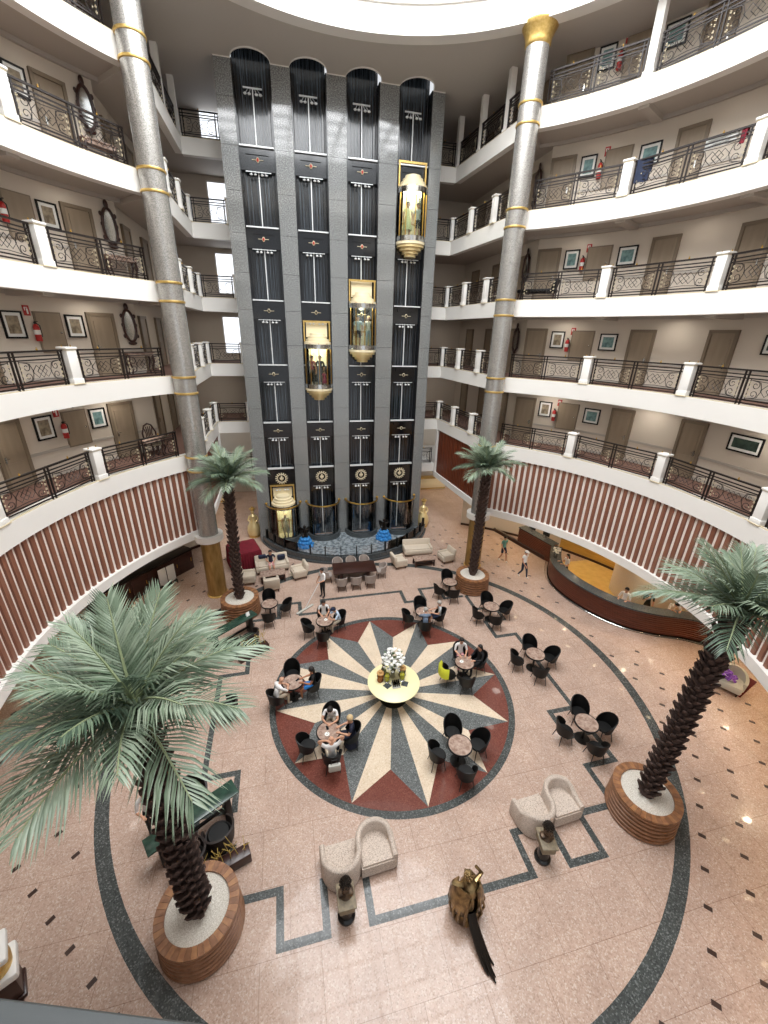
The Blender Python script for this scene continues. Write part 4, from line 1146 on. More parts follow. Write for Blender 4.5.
# red cloth-covered booth
t = thing('covered_booth', 'big box draped in crimson cloth behind the far palm', 'covered booth', (-5.85, 10.45, 0), .30)
m = MB(); g = []
m.rbox((0, 0, .55), (1.55, 1.5, 1.1), .1, seg=3); m.build('cloth_cover', [M['crimson']], t)
m = MB()
for i in range(44):
    u = i/44*4; e = int(u); f = (u-e)-.5
    x, y = [(f*1.5, -.76), (.785, f*1.45), (-f*1.5, .76), (-.785, -f*1.45)][e]
    m.tube([(x, y, 1.0), (x*1.015, y*1.015, .5), (x*1.04, y*1.04, .02)], [.012, .03, .045], 6)
m.build('hanging_folds', [M['crimson']], t)
# long dark dining table with eight tub chairs
t = thing('dining_table', 'long dark wooden dining table in front of the fountain basin', 'table', (-.12, 7.72, 0), -.03)
m = MB(); m.rbox((0, 0, .73), (2.25, 1.1, .05), .012); m.box((0, -.02, .757), (2.1, .02, .004)); m.build('tabletop', [M['darkwood']], t)
for sx in (-1, 1):
    m = MB(); m.rbox((sx*.7, 0, .36), (.16, .6, .7), .02); m.rbox((sx*.7, 0, .03), (.3, .8, .06), .015); m.build('trestle', [M['darkwood']], t)
def tub_chair(label, x, y, rz, group, mm='greyup', proto=[]):
    if proto: return copy_tree(proto[0], label, (x, y, 0), rz, group)
    t = thing('tub_dining_chair', label, 'chair', (x, y, 0), rz, group); proto.append(t)
    m = MB(); m.rbox((0, .02, .42), (.46, .46, .12), .05); m.build('seat', [M[mm]], t)
    m = MB(); g = []
    for j in range(7):
        v = j/6; row = []
        for i in range(15):
            a = R(-105+210*i/14); row.append((.25*math.sin(a)*(1+.08*v), -.25*math.cos(a)*(1+.16*v), .36+(.3+.16*math.cos(a*.85))*v))
        g.append(row)
    m.shell(g, .045); m.build('backrest', [M[mm]], t)
    for sx in (-1, 1):
        for sy in (-1, 1): m = MB(); m.tube([(sx*.17, sy*.17, .38), (sx*.21, sy*.21, 0)], [.022, .014], 6); m.build('leg', [M['darkwood']], t)
for i, x in enumerate((-.9, -.17, .56)):
    nm = ('lounge end', 'middle', 'reception end')[i]
    tub_chair('taupe tub chair on the fountain side of the dining table, %s' % nm, x, 8.55, PI, 'taupe dining chairs')
    tub_chair('taupe tub chair on the viewer side of the dining table, %s' % nm, x, 6.85, 0, 'taupe dining chairs')
tub_chair('taupe tub chair at the reception head of the dining table', 1.33, 7.68, PI/2, 'taupe dining chairs'); tub_chair('taupe tub chair at the lounge head of the dining table', -1.55, 7.75, -PI/2, 'taupe dining chairs')

# ------------------------------------------------------------------ S-shaped kissing seats with bust pedestals
def kissing_seat(label, x, y, rz):
    t = thing('kissing_seat', label, 'love seat', (x, y, 0), rz)
    rr = .42
    for nm, cxx, sg in (('seat_pan', -.42, -1), ('seat_pan', .42, 1)):
        poly = [(cxx+rr*math.cos(R(a))*.97, sg*.02+sg*rr*math.sin(R(a))*.97) for a in range(0, 181, 12)]
        poly += [(cxx-rr*.97, -sg*.36), (cxx+rr*.97, -sg*.36)]
        m = MB(); m.prism(poly if sg > 0 else poly[::-1], .06, .40, 0)
        q = [(cxx+(px-cxx)*.92, py*.92) for px, py in poly]; m.prism(q if sg > 0 else q[::-1], .40, .46, 0); m.build(nm, [M['speck']], t)
    path = [(-.84, .30)]+[(-.42+rr*math.cos(R(a)), -rr*math.sin(R(a))) for a in range(180, -1, -10)]
    path = [(-.84, .34), (-.84, .17)]+[(-.42-rr*math.cos(R(a)), -.02-rr*math.sin(R(a))) for a in range(0, 181, 10)]+[(.42-rr*math.cos(R(a)), .02+rr*math.sin(R(a))) for a in range(0, 181, 10)]+[(.84, -.17), (.84, -.34)]
    n = len(path); m = MB(); g0 = []; th = .065
    nn = []
    for i in range(n):
        a, b = path[max(i-1, 0)], path[min(i+1, n-1)]; d = Vector((b[0]-a[0], b[1]-a[1])).normalized(); nn.append((-d.y, d.x))
    rows = []
    for i in range(n):
        u = i/(n-1); e = min(1, min(u, 1-u)/.16); top = .56+.27*(e*e*(3-2*e))
        prof = [(-th, .05), (-th, top-.04), (-th*.6, top-.005), (0, top+.01), (th*.6, top-.005), (th, top-.04), (th, .05)]
        rows.append([(path[i][0]+nn[i][0]*o, path[i][1]+nn[i][1]*o, z) for o, z in prof])
    vs = [p for r in rows for p in r]; w = 7; fs = []
    for i in range(n-1):
        for j in range(w):
            j2 = (j+1) % w; fs.append((i*w+j, i*w+j2, (i+1)*w+j2, (i+1)*w+j))
    fs.append(tuple(range(w))); fs.append(tuple((n-1)*w+j for j in range(w))[::-1])
    m.add(vs, fs, 0, True); m.build('serpentine_back', [M['speck']], t)
    for px, py in ((-.75, .25), (-.1, .25), (-.42, -.38), (.75, -.25), (.1, -.25), (.42, .38)):
        m = MB(); m.lathe([(0, 0), (.03, 0), (.04, .07), (0, .07)], 10, (px, py, 0)); m.build('foot', [M['darkwood']], t)
def bust(label, x, y, rz, tilt=0):
    t = thing('bust_on_pedestal', label, 'sculpture', (x, y, 0), rz)
    m = MB(); m.lathe([(0, 0), (.2, 0), (.2, .06), (.15, .1), (.13, .5), (0, .5)], 20); m.build('pedestal_base', [M['blackst']], t)
    m = MB(); m.rbox((0, .02, .60), (.34, .46, .22), .03); m.rbox((0, .02, .73), (.40, .52, .05), .015); m.build('stone_block', [M['stone']], t)
    m = MB(); m.ball((0, .06, 1.03), .125, 0, 16, 12, (.86, 1.0, 1.22)); m.tube([(0, .05, .74), (0, .05, .82), (0, .05, .94)], [.15, .08, .075], 14)
    m.ball((0, -.065, 1.02), .025, 0, 8, 6, (.7, 1, 1.5)); m.ball((-.045, -.05, 1.06), .018); m.ball((.045, -.05, 1.06), .018); m.ball((0, -.05, .955), .028, 0, 8, 5, (1.3, .6, .5))
    for s in (-1, 1): m.ball((s*.11, .06, 1.02), .03, 0, 8, 6, (.5, 1, 1.4))
    m.rbox((0, .06, .80), (.34, .18, .12), .05); m.build('bronze_head', [M['bustm']], t)
    m = MB()
    for i in range(46):
        a = i*2.4; ph = .15+1.35*i/46; m.ball((.118*math.sin(ph)*math.cos(a), .075+.125*math.sin(ph)*math.sin(a)*.95+.012, 1.06+.135*math.cos(ph)), .033, 0, 6, 5)
    m.build('curled_hair', [M['darkbronze']], t)
kissing_seat('speckled S-shaped love seat on the near rim of the medallion, closer to the big planter', -2.12, -5.0, R(3))
kissing_seat('speckled S-shaped love seat on the reception side of the dragon-tailed statue', 3.05, -5.0, R(3))
bust('bronze bust on stone block against the love seat nearer the big planter', -2.55, -5.92, 0)
bust('bronze bust on stone block against the reception-side love seat', 2.42, -5.87, R(-12))

# ------------------------------------------------------------------ bronze long-tailed figure on the floor
t = thing('bronze_statue', 'bronze winged figure with a long dark tail trailing over the floor', 'statue', (.08, -6.42, 0), R(3))
m = MB()
m.lathe([(0, 0), (.30, 0), (.33, .1), (.27, .3), (.2, .5), (.17, .68), (.2, .86), (.21, .98), (.15, 1.1), (.07, 1.16), (0, 1.17)], 24, (0, 0, 0))
m.ball((-.02, .06, 1.26), .115, 0, 14, 10, (.9, 1, 1.15)); m.ball((-.02, .18, 1.24), .03, 0, 8, 6, (1, 1.3, .8)); m.ball((0, -.18, .6), .12, 0, 12, 8, (.7, .5, 2.4)); m.build('body', [M['bronze']], t)
m = MB()
for i in range(30):
    a = i*2.4; ph = .1+1.3*i/30; m.ball((-.02+.10*math.sin(ph)*math.cos(a), .04+.10*math.sin(ph)*math.sin(a), 1.29+.115*math.cos(ph)), .028, 0, 6, 4)
m.build('curled_crest', [M['bronze']], t)
for s in (-1, 1):
    m = MB(); g = []
    for j in range(9):
        v = j/8; row = []
        for i in range(9):
            u = i/8; a = R(20+120*u)
            rr = .24+.16*math.sin(PI*v)*(.6+.4*u); z = 1.08-1.0*v+.05*math.sin(6*u)
            row.append((s*rr*math.sin(a), -rr*math.cos(a)*.9+.02, z+.03*math.sin(9*u)*v))
        g.append(row if s > 0 else row[::-1])
    m.shell(g, .035)
    for i in range(6):
        a = R(30+22*i); m.tube([(s*.26*math.sin(a), -.24*math.cos(a), .95), (s*.40*math.sin(a), -.37*math.cos(a), .5), (s*.33*math.sin(a), -.31*math.cos(a), .1)], [.02, .03, .02], 6)
    m.build('wing', [M['bronze']], t)
    m = MB(); m.tube([(s*.15, .02, 1.05), (s*.34, .1, 1.12), (s*.22, .17, 1.28) if s > 0 else (s*.3, .2, .85)], [.065, .05, .035], 8); m.build('forelimb', [M['bronze']], t)
m = MB()
for q, (o, ln) in enumerate(((-.05, 1.0), (0, 1.12), (.05, .9), (.02, 1.05), (-.02, .85))):
    m.tube([(o*.6, -.22, .42), (o, -.42, .26), (o*1.4+.02, -.75, .13), (o*1.6+.05, -.98*ln, .06), (o*1.9+.09, -1.1*ln, .035)], [.075, .065, .05, .035, .012], 8)
m.build('tail', [M['darkbronze']], t)

# ------------------------------------------------------------------ planters and palms
def planter(label, x, y):
    t = thing('round_planter', label, 'planter', (x, y, 0))
    for i in range(6):
        z = .02+i*.128; r = .865-.008*i; m = MB()
        m.lathe([(r-.12, z), (r-.04, z), (r+.005, z+.022), (r+.015, z+.05), (r+.005, z+.08), (r-.04, z+.10), (r-.12, z+.10)], 64, cap=False); m.build('wood_band', [M['planter']], t)
    m = MB(); m.lathe([(.0, 0), (.80, 0), (.77, .79), (.64, .79), (.64, .7), (0, .7)], 48); m.build('inner_drum', [M['planterg']], t)
    m = MB(); n = 40
    for i in range(n):
        a0, a1 = 360*i/n, 360*(i+1)/n-.4; m.arc(.635, .835, a0, a1, .785, .84, i % 2, n=2)
    m.build('rim', [M['planter'], M['planter2']], t)
    m = MB(); m.lathe([(0, .795), (.64, .785), (.64, .7)], 40, cap=False); m.build('gravel', [M['gravel']], t)
M['planter2'] = mat('planter_wood_light', '#a8784f', .38, var='#8f6040', scale=7, stretch=(1, 1, 3))
def frond_mesh(L, droop, rnd, mset):
    m = MB(); n = 32; pts = []
    for i in range(15):
        u = i/14; pts.append(Vector((0, L*(u-.10*u*u*droop), L*(.30*u*(1-.2*droop)-.62*droop*u*u))))
    m.tube(pts, [.028*(1-.85*i/14)+.004 for i in range(15)], 5, 1)
    def at(u):
        f = u*14; i = min(13, int(f)); return pts[i].lerp(pts[i+1], f-i), (pts[i+1]-pts[i]).normalized()
    for s in (-1, 1):
        for k in range(n):
            u = .10+.9*k/(n-1); p, d = at(u)
            ln = L*(.34*math.sin(PI*min(1, .18+u*.78))**.7+.06)*(.85+.3*rnd.random())
            out = Vector((s, 0, 0)); up = Vector((0, 0, 1))
            q = (out*(.84-.3*u)+d*(.52+.6*u)+up*(.16-.25*rnd.random())).normalized()
            end = p+q*ln+Vector((0, 0, -ln*(.10+.34*droop*rnd.random())))
            mid = p+q*ln*.5+Vector((0, 0, ln*.03))
            w = .0235*(1-.3*u)*(L/1.9); wv = q.cross(up).normalized()*w; cz = Vector((0, 0, -w*.5))
            mi = 0 if rnd.random() < .6 else 2
            m.add([p-wv*.5, p+wv*.5, mid+wv+cz, mid, mid-wv+cz, end], [(0, 1, 2, 3), (0, 3, 4), (3, 2, 5), (4, 3, 5)], mi)
    return m
def palm(label, x, y, zt, L, nf, lean=(0, 0), tr=.27, seed=1, rot=0, base=.79):
    rnd = random.Random(seed); t = thing('palm_tree', label, 'palm tree', (x, y, base-.02))
    H_ = zt-base; m = MB(); c = lambda z: (lean[0]*(z/H_)**1.3, lean[1]*(z/H_)**1.3)
    pts = []; rr = []
    for i in range(13):
        z = H_*i/12; a = c(z); pts.append((a[0], a[1], z)); rr.append(tr*(.95 if i else 1.1)*(1-.12*i/12))
    m.tube(pts, rr, 12, 0)
    k = 0; z = .10
    while z < H_-.05:
        for j in range(6):
            a = 2*PI*j/6+k*.52; cc = c(z); r0 = tr*.86
            d = Vector((math.cos(a), math.sin(a), 0)); w = Vector((-math.sin(a), math.cos(a), 0))
            p = Vector((cc[0], cc[1], z))+d*r0; hw = tr*.42
            tip = p+d*tr*(.72+.3*rnd.random())+Vector((0, 0, .12+.06*rnd.random()))
            dz = Vector((0, 0, .035))
            m.add([p-w*hw-dz*2, p+w*hw-dz*2, p+w*hw*.9+dz, p-w*hw*.9+dz, tip-w*hw*.55, tip+w*hw*.55, tip+w*hw*.45+dz*.6-d*.02, tip-w*hw*.45+dz*.6-d*.02],
                  [(0, 1, 5, 4), (3, 7, 6, 2), (0, 4, 7, 3), (1, 2, 6, 5), (4, 5, 6, 7), (0, 3, 2, 1)], 0)
        k += 1; z += .13
    m.build('trunk', [M['trunk']], t)
    cc = c(H_)
    variants = []
    for v in range(5):
        f = frond_mesh(L*(.9+.05*v), .3+.12*v, rnd, None)
        variants.append(f)
    mss = ([M['leafa'], M['rachis'], M['leafb']], [M['leafb'], M['rachis'], M['leafa']], [M['leafc'], M['rachis'], M['leafa']])
    objs = {}
    for i in range(nf):
        a = i*2.399+rot; lvl = i/nf                      # young upright fronds first, old ones droop
        v = min(4, int(lvl*5)); ms = (0, 1, 0, 2, 1)[(i*7) % 5]
        key = (v, ms)
        if key not in objs:
            o = variants[v].build('frond', mss[ms], t, recalc=False); objs[key] = o
        else:
            o = objs[key].copy(); COL.objects.link(o); o.parent = t
        pitch = .95-.80*lvl+.16*(rnd.random()-.5)
        o.location = (cc[0], cc[1], H_-.05+.12*(1-lvl)); o.rotation_euler = (pitch, .2*(rnd.random()-.5), a); s = .88+.22*rnd.random(); o.scale = (s, s, s)
    return t
PL = ((-5.63, -5.45), (5.72, -5.45), (-5.70, 5.95), (5.72, 5.82))
PN = ('the biggest potted palm nearest the viewer, on the green-table side', 'potted palm nearest the viewer on the reception side', 'potted palm beside the crimson booth', 'potted palm between the cream lounge seats and the reception')
PQ = ('ribbed wooden planter of the biggest palm, nearest the green marble table', 'ribbed wooden planter of the near palm on the reception side', 'ribbed wooden planter of the far palm beside the crimson booth', 'ribbed wooden planter of the far palm by the cream lounge seats')
for (x, y), n in zip(PL, PQ): planter(n, x, y)
palm('tall '+PN[0].replace('the ', '', 1), *PL[0], 6.5, 1.85, 28, (-.1, .05), .185, 3, .3)
palm('tall '+PN[1], *PL[1], 6.75, 1.68, 27, (.3, -.1), .175, 8, 1.1)
palm('tall '+PN[2], *PL[2], 6.35, 1.55, 28, (.1, .1), .15, 5, .7)
palm('tall '+PN[3], *PL[3], 6.4, 1.5, 28, (.05, 0), .15, 11, .2)
# ------------------------------------------------------------------ reception
t = thing('reception_desk', 'long curving reception desk with red-brown ribbed front and dark stone top', 'reception desk', (0, 0, 0))
ctrl = [(11.35, 7.35), (10.75, 6.6), (10.22, 5.7), (10.02, 4.8), (10.10, 3.7), (10.5, 2.45), (11.15, 1.45), (12.1, .72), (13.2, .2), (14.0, -.4), (15.0, -1.0)]
def smooth(pts, n=6):
    out = []
    for i in range(len(pts)-1):
        p0, p1, p2, p3 = [Vector(pts[max(0, min(len(pts)-1, i+d))]) for d in (-1, 0, 1, 2)]
        for k in range(n):
            u = k/n; out.append(.5*((2*p1)+(-p0+p2)*u+(2*p0-5*p1+4*p2-p3)*u*u+(-p0+3*p1-3*p2+p3)*u**3))
    return out+[Vector(pts[-1])]
path = smooth(ctrl)
def offs(path, d):
    out = []
    for i, p in enumerate(path):
        t_ = (path[min(i+1, len(path)-1)]-path[max(i-1, 0)]).normalized(); out.append(p+Vector((-t_.y, t_.x))*d)
    return out
def ribbon(m, a, b, z0, z1, mi=0):
    n = len(a); vs = []
    for i in range(n): vs += [(a[i].x, a[i].y, z0), (b[i].x, b[i].y, z0), (b[i].x, b[i].y, z1), (a[i].x, a[i].y, z1)]
    fs = []
    for i in range(n-1):
        for k in range(4): fs.append((4*i+k, 4*i+(k+1) % 4, 4*i+4+(k+1) % 4, 4*i+4+k))
    fs += [(0, 1, 2, 3), (4*n-1, 4*n-2, 4*n-3, 4*n-4)]
    m.add(vs, fs, mi)
m = MB(); ribbon(m, offs(path, .02), offs(path, .12), .12, 1.08)
for k in range(9): ribbon(m, offs(path, -.012), offs(path, .03), .17+k*.1, .235+k*.1)
m.build('ribbed_front', [M['redwood']], t)
m = MB(); ribbon(m, offs(path, -.06), offs(path, .52), 1.08, 1.14); m.build('countertop', [M['granited']], t)
m = MB(); ribbon(m, offs(path, -.05), offs(path, .1), 0, .12); m.build('plinth', [M['blackst']], t)
m = MB(); m.tube([(p.x, p.y, .13) for p in offs(path, -.17)], .013, 6); m.build('foot_rail', [M['chrome']], t)
m = MB(); ribbon(m, offs(path, .40), offs(path, .5), .0, 1.08); m.build('rear_panel', [M['goldwall']], t)
t = thing('side_counter', 'straight dark wood counter joining the curved reception desk, towards the lifts', 'counter', (11.25, 8.7, 0), math.atan2(2.6, -.6))
m = MB(); m.box((0, 0, .56), (2.6, .5, 1.1)); [m.box((0, .26, .17+.1*k), (2.6, .03, .06)) for k in range(9)]; m.build('ribbed_front', [M['redwood']], t)
m = MB(); m.box((0, 0, 1.12), (2.66, .6, .05)); m.build('countertop', [M['granited']], t)
t = thing('low_floor_barrier', 'low dark kerb with chrome bar on the floor beside the walking tourists', 'barrier', (10.62, 10.2, 0), math.atan2(5.3, -1.4))
m = MB(); m.box((0, 0, .1), (5.2, .18, .2)); m.build('kerb', [M['darkwood']], t)
m = MB(); m.tube([(-2.6, .06, .24), (2.6, .06, .24)], .025, 6); m.build('chrome_bar', [M['chrome']], t)
# cream curved screen, staff, things on the counter
m = MB(); m.arc(1.9, 2.05, 195, 300, 0, 1.9, 0, c=(14.75, 3.4)); o = m.build('wall_reception_screen', [M['cream']]); struct(o)
m = MB(); m.box((14.6, 9.2, 1.6), (.1, 4.2, 3.2)); m.box((12.4, 11.0, 1.6), (.12, 3.4, 3.2)); struct(m.build('wall_reception_back', [M['wall']]))
DESK = dict(elL=(-.25, .06, 1.06), wrL=(-.18, .27, 1.12), hdL=(-.16, .35, 1.14), elR=(.25, .06, 1.06), wrR=(.18, .27, 1.12), hdR=(.16, .35, 1.14))
person('receptionist in black and white behind the desk at the lift end of the curve', (10.92, 5.45, 0), -80, top='shirt', legs='pants', over=DESK, long=True, sleeve=1)
person('receptionist in white shirt and dark tie at the middle of the curved desk', (11.62, 2.12, 0), -118, top='shirt', legs='pants', over=DESK, sleeve=2)
t = MB(); 
person('receptionist in a black waistcoat standing behind the desk beside the white-shirted one', (12.55, 1.72, 0), -150, top='blackd', legs='pants', sleeve=2, over=dict(elR=(.26, .12, 1.12), wrR=(.12, .2, 1.3), hdR=(.07, .18, 1.36)))
person('receptionist in white bending over the counter by the near palm fronds', (13.3, 1.15, 0), -150, top='shirt', legs='pants', over=dict(waist=(0, .05, 1.05), chest=(0, .16, 1.2), upper=(0, .22, 1.27), neck=(0, .28, 1.33), head1=(0, .32, 1.37), head2=(0, .37, 1.43), crown=(0, .40, 1.5), shL=(-.17, .2, 1.28), shR=(.17, .2, 1.28), elL=(-.24, .33, 1.08), elR=(.24, .33, 1.08), wrL=(-.14, .5, 1.17), wrR=(.14, .5, 1.17), hdL=(-.1, .57, 1.18), hdR=(.1, .57, 1.18)), sleeve=2)
def monitor(x, y, rz, label):
    t = thing('desk_monitor', label, 'monitor', (x, y, 1.14), rz)
    m = MB(); m.rbox((0, 0, .26), (.46, .035, .3), .01); m.build('screen', [M['black']], t)
    m = MB(); m.rbox((0, 0, .01), (.2, .16, .02), .005); m.box((0, .01, .08), (.05, .02, .14)); m.build('stand', [M['black']], t)
monitor(11.5, 8.3, 1.9, 'black monitor on the straight counter nearest the curve'); monitor(11.2, 9.3, 1.9, 'black monitor on the straight counter at its far end')
t = thing('flower_vase', 'white flowers in a vase on the reception counter near the lifts end', 'vase', (10.62, 6.05, 1.14))
m = MB(); m.lathe([(0, 0), (.08, 0), (.1, .12), (.05, .24), (.07, .28), (0, .28)], 16); m.build('vase_body', [M['clearg']], t)
m = MB(); rnd = random.Random(5)
for i in range(40):
    a = rnd.random()*6.28; r = .2*math.sqrt(rnd.random()); m.ball((r*math.cos(a), r*math.sin(a), .36+.2*rnd.random()), .04, 0, 6, 4)
m.build('blossoms', [M['white2']], t)

# ------------------------------------------------------------------ standing people
WALK = dict(knL=(-.095, .16, .49), anL=(-.095, .22, .10), toeL=(-.10, .36, .07), knR=(.095, .02, .48), anR=(.095, -.22, .12), toeR=(.1, -.1, .03), elL=(-.23, -.12, 1.1), wrL=(-.22, -.1, .86), hdL=(-.21, -.07, .79), elR=(.23, .06, 1.09), wrR=(.2, .24, .92), hdR=(.19, .3, .87))
person('tourist in a teal shirt and dark shorts walking by the reception', (8.65, 8.0, 0), 170, over=WALK, top='teal', legs='navy', short=True, shoe='shoe', sleeve=1)
person('tourist in a white sleeveless top, pale cap and dark trousers walking by the reception', (8.9, 6.2, 0), 165, over=WALK, top='shirt', legs='navy', shoe='shoe', sleeve=0, cap='shirt', girth=1.15)
CARRY = dict(elL=(-.25, .08, 1.1), wrL=(-.2, .3, 1.08), hdL=(-.18, .37, 1.08), elR=(.27, -.05, 1.09), wrR=(.32, .05, .86), hdR=(.33, .08, .79))
person('waiter in white shirt and black trousers pushing a long white-handled mop near the medallion', (-1.9, 6.42, 0), -125, over=CARRY, top='shirt', legs='pants', sleeve=2)
t = thing('floor_mop', 'long flat white floor duster held by the waiter', 'mop', (-2.55, 5.75, 0), R(38))
m = MB(); m.rbox((-.35, 0, .04), (1.0, .12, .06), .02); m.build('duster_head', [M['greyarm']], t)
m = MB(); m.tube([(-.35, 0, .06), (.72, .06, 1.06)], .014, 6); m.build('handle', [M['lightbar']], t)
person('waiter in white shirt standing behind the big palm trunk by the green marble table', (-7.15, -3.15, 0), 150, over=DESK, top='shirt', legs='pants', sleeve=2)
# lift passengers
person('passenger in a cream dress in the lift cabin at lobby level', (CAB[0]+.05, VB-.22, .28), 180, top='cream', legs='cream', sleeve=0, skirt='cream', hair='hairb', scale=.98)
person('passenger in black with dark skirt in the second lift cabin', (CAB[1]+.08, VB-.2, 9.22), 200, top='blackd', legs='blackd', sleeve=2, skirt='blackd')
person('passenger in dark red at the left of the second lift cabin', (CAB[1]-.36, VB-.2, 9.22), 160, top='crimson', legs='pants', sleeve=1)
person('small child in a hot pink dress in the second lift cabin', (CAB[1]+.28, VB-.42, 9.22), 185, top='pinkd', legs='pinkd', skirt='pinkd', scale=.55, sleeve=0, short=True)
person('passenger in pale blue shirt and dark shorts in the third lift cabin', (CAB[2]-.28, VB-.25, 11.22), 190, top='blues', legs='navy', short=True, sleeve=1)
person('passenger in white top with a black bag in the third lift cabin', (CAB[2]+.3, VB-.2, 11.22), 175, top='shirt', legs='blues', sleeve=1, long=True, hair='hairb')
person('passenger in a yellowish cream dress in the highest lift cabin', (CAB[3]-.25, VB-.25, 16.32), 185, top='yellow', legs='yellow', sleeve=0, skirt='yellow', short=True)
person('passenger in grey-green top and dark shorts in the highest lift cabin', (CAB[3]+.28, VB-.22, 16.32), 178, top='greysh', legs='pants', short=True, sleeve=1)

# ------------------------------------------------------------------ green marble side tables, wicker chairs, twig troughs
def green_table(label, x, y, rz):
    t = thing('green_marble_table', label, 'console table', (x, y, 0), rz)
    m = MB(); m.rbox((0, 0, .84), (2.2, .46, .05), .012); m.build('tabletop', [M['greenm']], t)
    for sx in (-1, 1):
        m = MB(); m.rbox((sx*.8, 0, .41), (.16, .34, .82), .02); m.build('leg', [M['blackw']], t)
    m = MB(); m.box((0, 0, .3), (1.5, .06, .08)); m.build('stretcher', [M['blackw']], t)
def wicker_chair(label, x, y, rz, proto=[]):
    if proto: return copy_tree(proto[0], label, (x, y, 0), rz, 'dark wicker tub chairs')
    t = thing('wicker_tub_chair', label, 'chair', (x, y, 0), rz, 'dark wicker tub chairs'); proto.append(t)
    m = MB(); m.lathe([(0, .12), (.3, .12), (.33, .42), (0, .42)], 28); m.build('base', [M['wicker']], t)
    m = MB(); m.lathe([(0, .42), (.27, .42), (.28, .46), (.24, .5), (0, .5)], 28); m.build('seat_cushion', [M['blackl']], t)
    m = MB(); g = []
    for j in range(7):
        v = j/6; g.append([((.33+.04*v)*math.sin(R(a)), -(.33+.05*v)*math.cos(R(a)), .3+(.34+.14*math.cos(R(a*.8)))*v) for a in range(-125, 126, 10)])
    m.shell(g, .05); m.build('backrest', [M['wicker']], t)
    m = MB(); m.lathe([(0, 0), (.26, 0), (.26, .12), (0, .12)], 24); m.build('plinth', [M['blackst']], t)
def trough(label, x, y, rz, sd):
    t = thing('twig_trough', label, 'planter box', (x, y, 0), rz)
    m = MB(); m.rbox((0, 0, .16), (1.25, .3, .32), .02); m.build('box', [M['darkwood']], t)
    rnd = random.Random(sd); m = MB()
    for i in range(7):
        p = Vector((-.5+.17*i, 0, .3)); a = rnd.random()*6.28
        e = p+Vector((.1*math.cos(a), .1*math.sin(a), .3+.25*rnd.random())); m.tube([p, e], .010, 5)
        for q in range(4):
            b = rnd.random()*6.28; m.tube([p.lerp(e, .5+.12*q), e+Vector((.15*math.cos(b), .15*math.sin(b), .06+.12*rnd.random()))], .007, 4)
    m.build('twigs', [M['twig']], t)
green_table('long green marble table partly hidden by the big near palm trunk', -6.05, -3.52, R(30))
green_table('long green marble table beside the far planter by the red booth', -5.85, 3.95, R(38))
wicker_chair('dark wicker tub chair on the lift side of the near green table', -6.25, -2.72, R(210))
wicker_chair('dark wicker tub chair on the viewer side of the near green table, medallion end', -5.45, -3.85, R(30))
wicker_chair('dark wicker tub chair on the viewer side of the near green table, behind the trunk', -6.05, -4.25, R(30))
wicker_chair('dark wicker tub chair below the far green table, medallion end', -5.15, 3.55, R(38))
wicker_chair('dark wicker tub chair below the far green table, near the fronds', -5.85, 3.05, R(38))
wicker_chair('dark wicker tub chair standing alone below the big palm fronds', -5.7, .1, R(60))
trough('dark trough of yellow twigs between the near green table and the big planter', -5.3, -4.45, R(18), 2)
trough('dark trough of yellow twigs in front of the far green table', -5.0, 2.95, R(30), 4)
t = thing('paper_menu', 'folded white card standing on the far green marble table', 'card', (-5.25, 4.42, .866), R(40))
m = MB(); m.add([(-.08, -.05, 0), (.08, -.05, 0), (.08, 0, .18), (-.08, 0, .18), (-.08, .05, 0), (.08, .05, 0)], [(0, 1, 2, 3), (3, 2, 5, 4)]); m.build('card', [M['paper']], t)
tag(MB().ball((0, 0, .02), .05, 0, 10, 6, (1.4, 1, .4)).build('ashtray', [M['black']], None, (-6.75, -3.93, .866)), 'small black ashtray on the near green marble table', 'ashtray')

# ------------------------------------------------------------------ statues around the lifts
def cherub(label, x, y, rz):
    t = thing('fountain_figure', label, 'statue', (x, y, .0), rz)
    m = MB(); rnd = random.Random(int(x*10))
    for r, z, h in ((.46, .2, .22), (.34, .42, .2), (.24, .62, .2)):
        m.lathe([(0, z), (r, z), (r*1.02, z+h*.5), (r*.9, z+h), (0, z+h)], 10)
        for i in range(8):
            a = i*.785+z; m.ball((r*.95*math.cos(a), r*.95*math.sin(a), z+h*.45), .11, 0, 7, 5, (1, 1, .9))
    m.build('blue_rocks', [M['blue']], t)
    m = MB(); m.tube([(0, 0, .8), (.02, 0, 1.0), (0, 0, 1.22), (0, .01, 1.36)], [.09, .12, .12, .06], 12); m.ball((0, -.03, 1.48), .10, 0, 12, 8, (.95, 1, 1.1))
    for s in (-1, 1):
        m.tube([(s*.08, 0, .98), (s*.13, -.1, .9), (s*.1, -.08, .78)], [.075, .06, .04], 8); m.tube([(s*.12, 0, 1.28), (s*.24, -.05, 1.3 if s > 0 else 1.12), (s*.2, -.14, 1.5 if s > 0 else 1.0)], [.05, .04, .03], 8)
    m.build('bronze_child', [M['darkbronze']], t)
    m = MB()
    for s in (-1, 1): m.shell([[(s*.05, .1, 1.28), (s*.2, .16, 1.42), (s*.3, .2, 1.38)], [(s*.05, .12, 1.16), (s*.2, .17, 1.2), (s*.27, .2, 1.14)], [(s*.05, .11, 1.06), (s*.13, .15, 1.02), (s*.18, .17, .98)]], .025)
    m.build('wings', [M['darkbronze']], t)
cherub('small bronze figure on sky-blue rocks in the basin, towards the red booth', -2.45, 11.55, 0); cherub('small bronze figure on sky-blue rocks in the basin, reception side', 2.4, 11.7, 0)
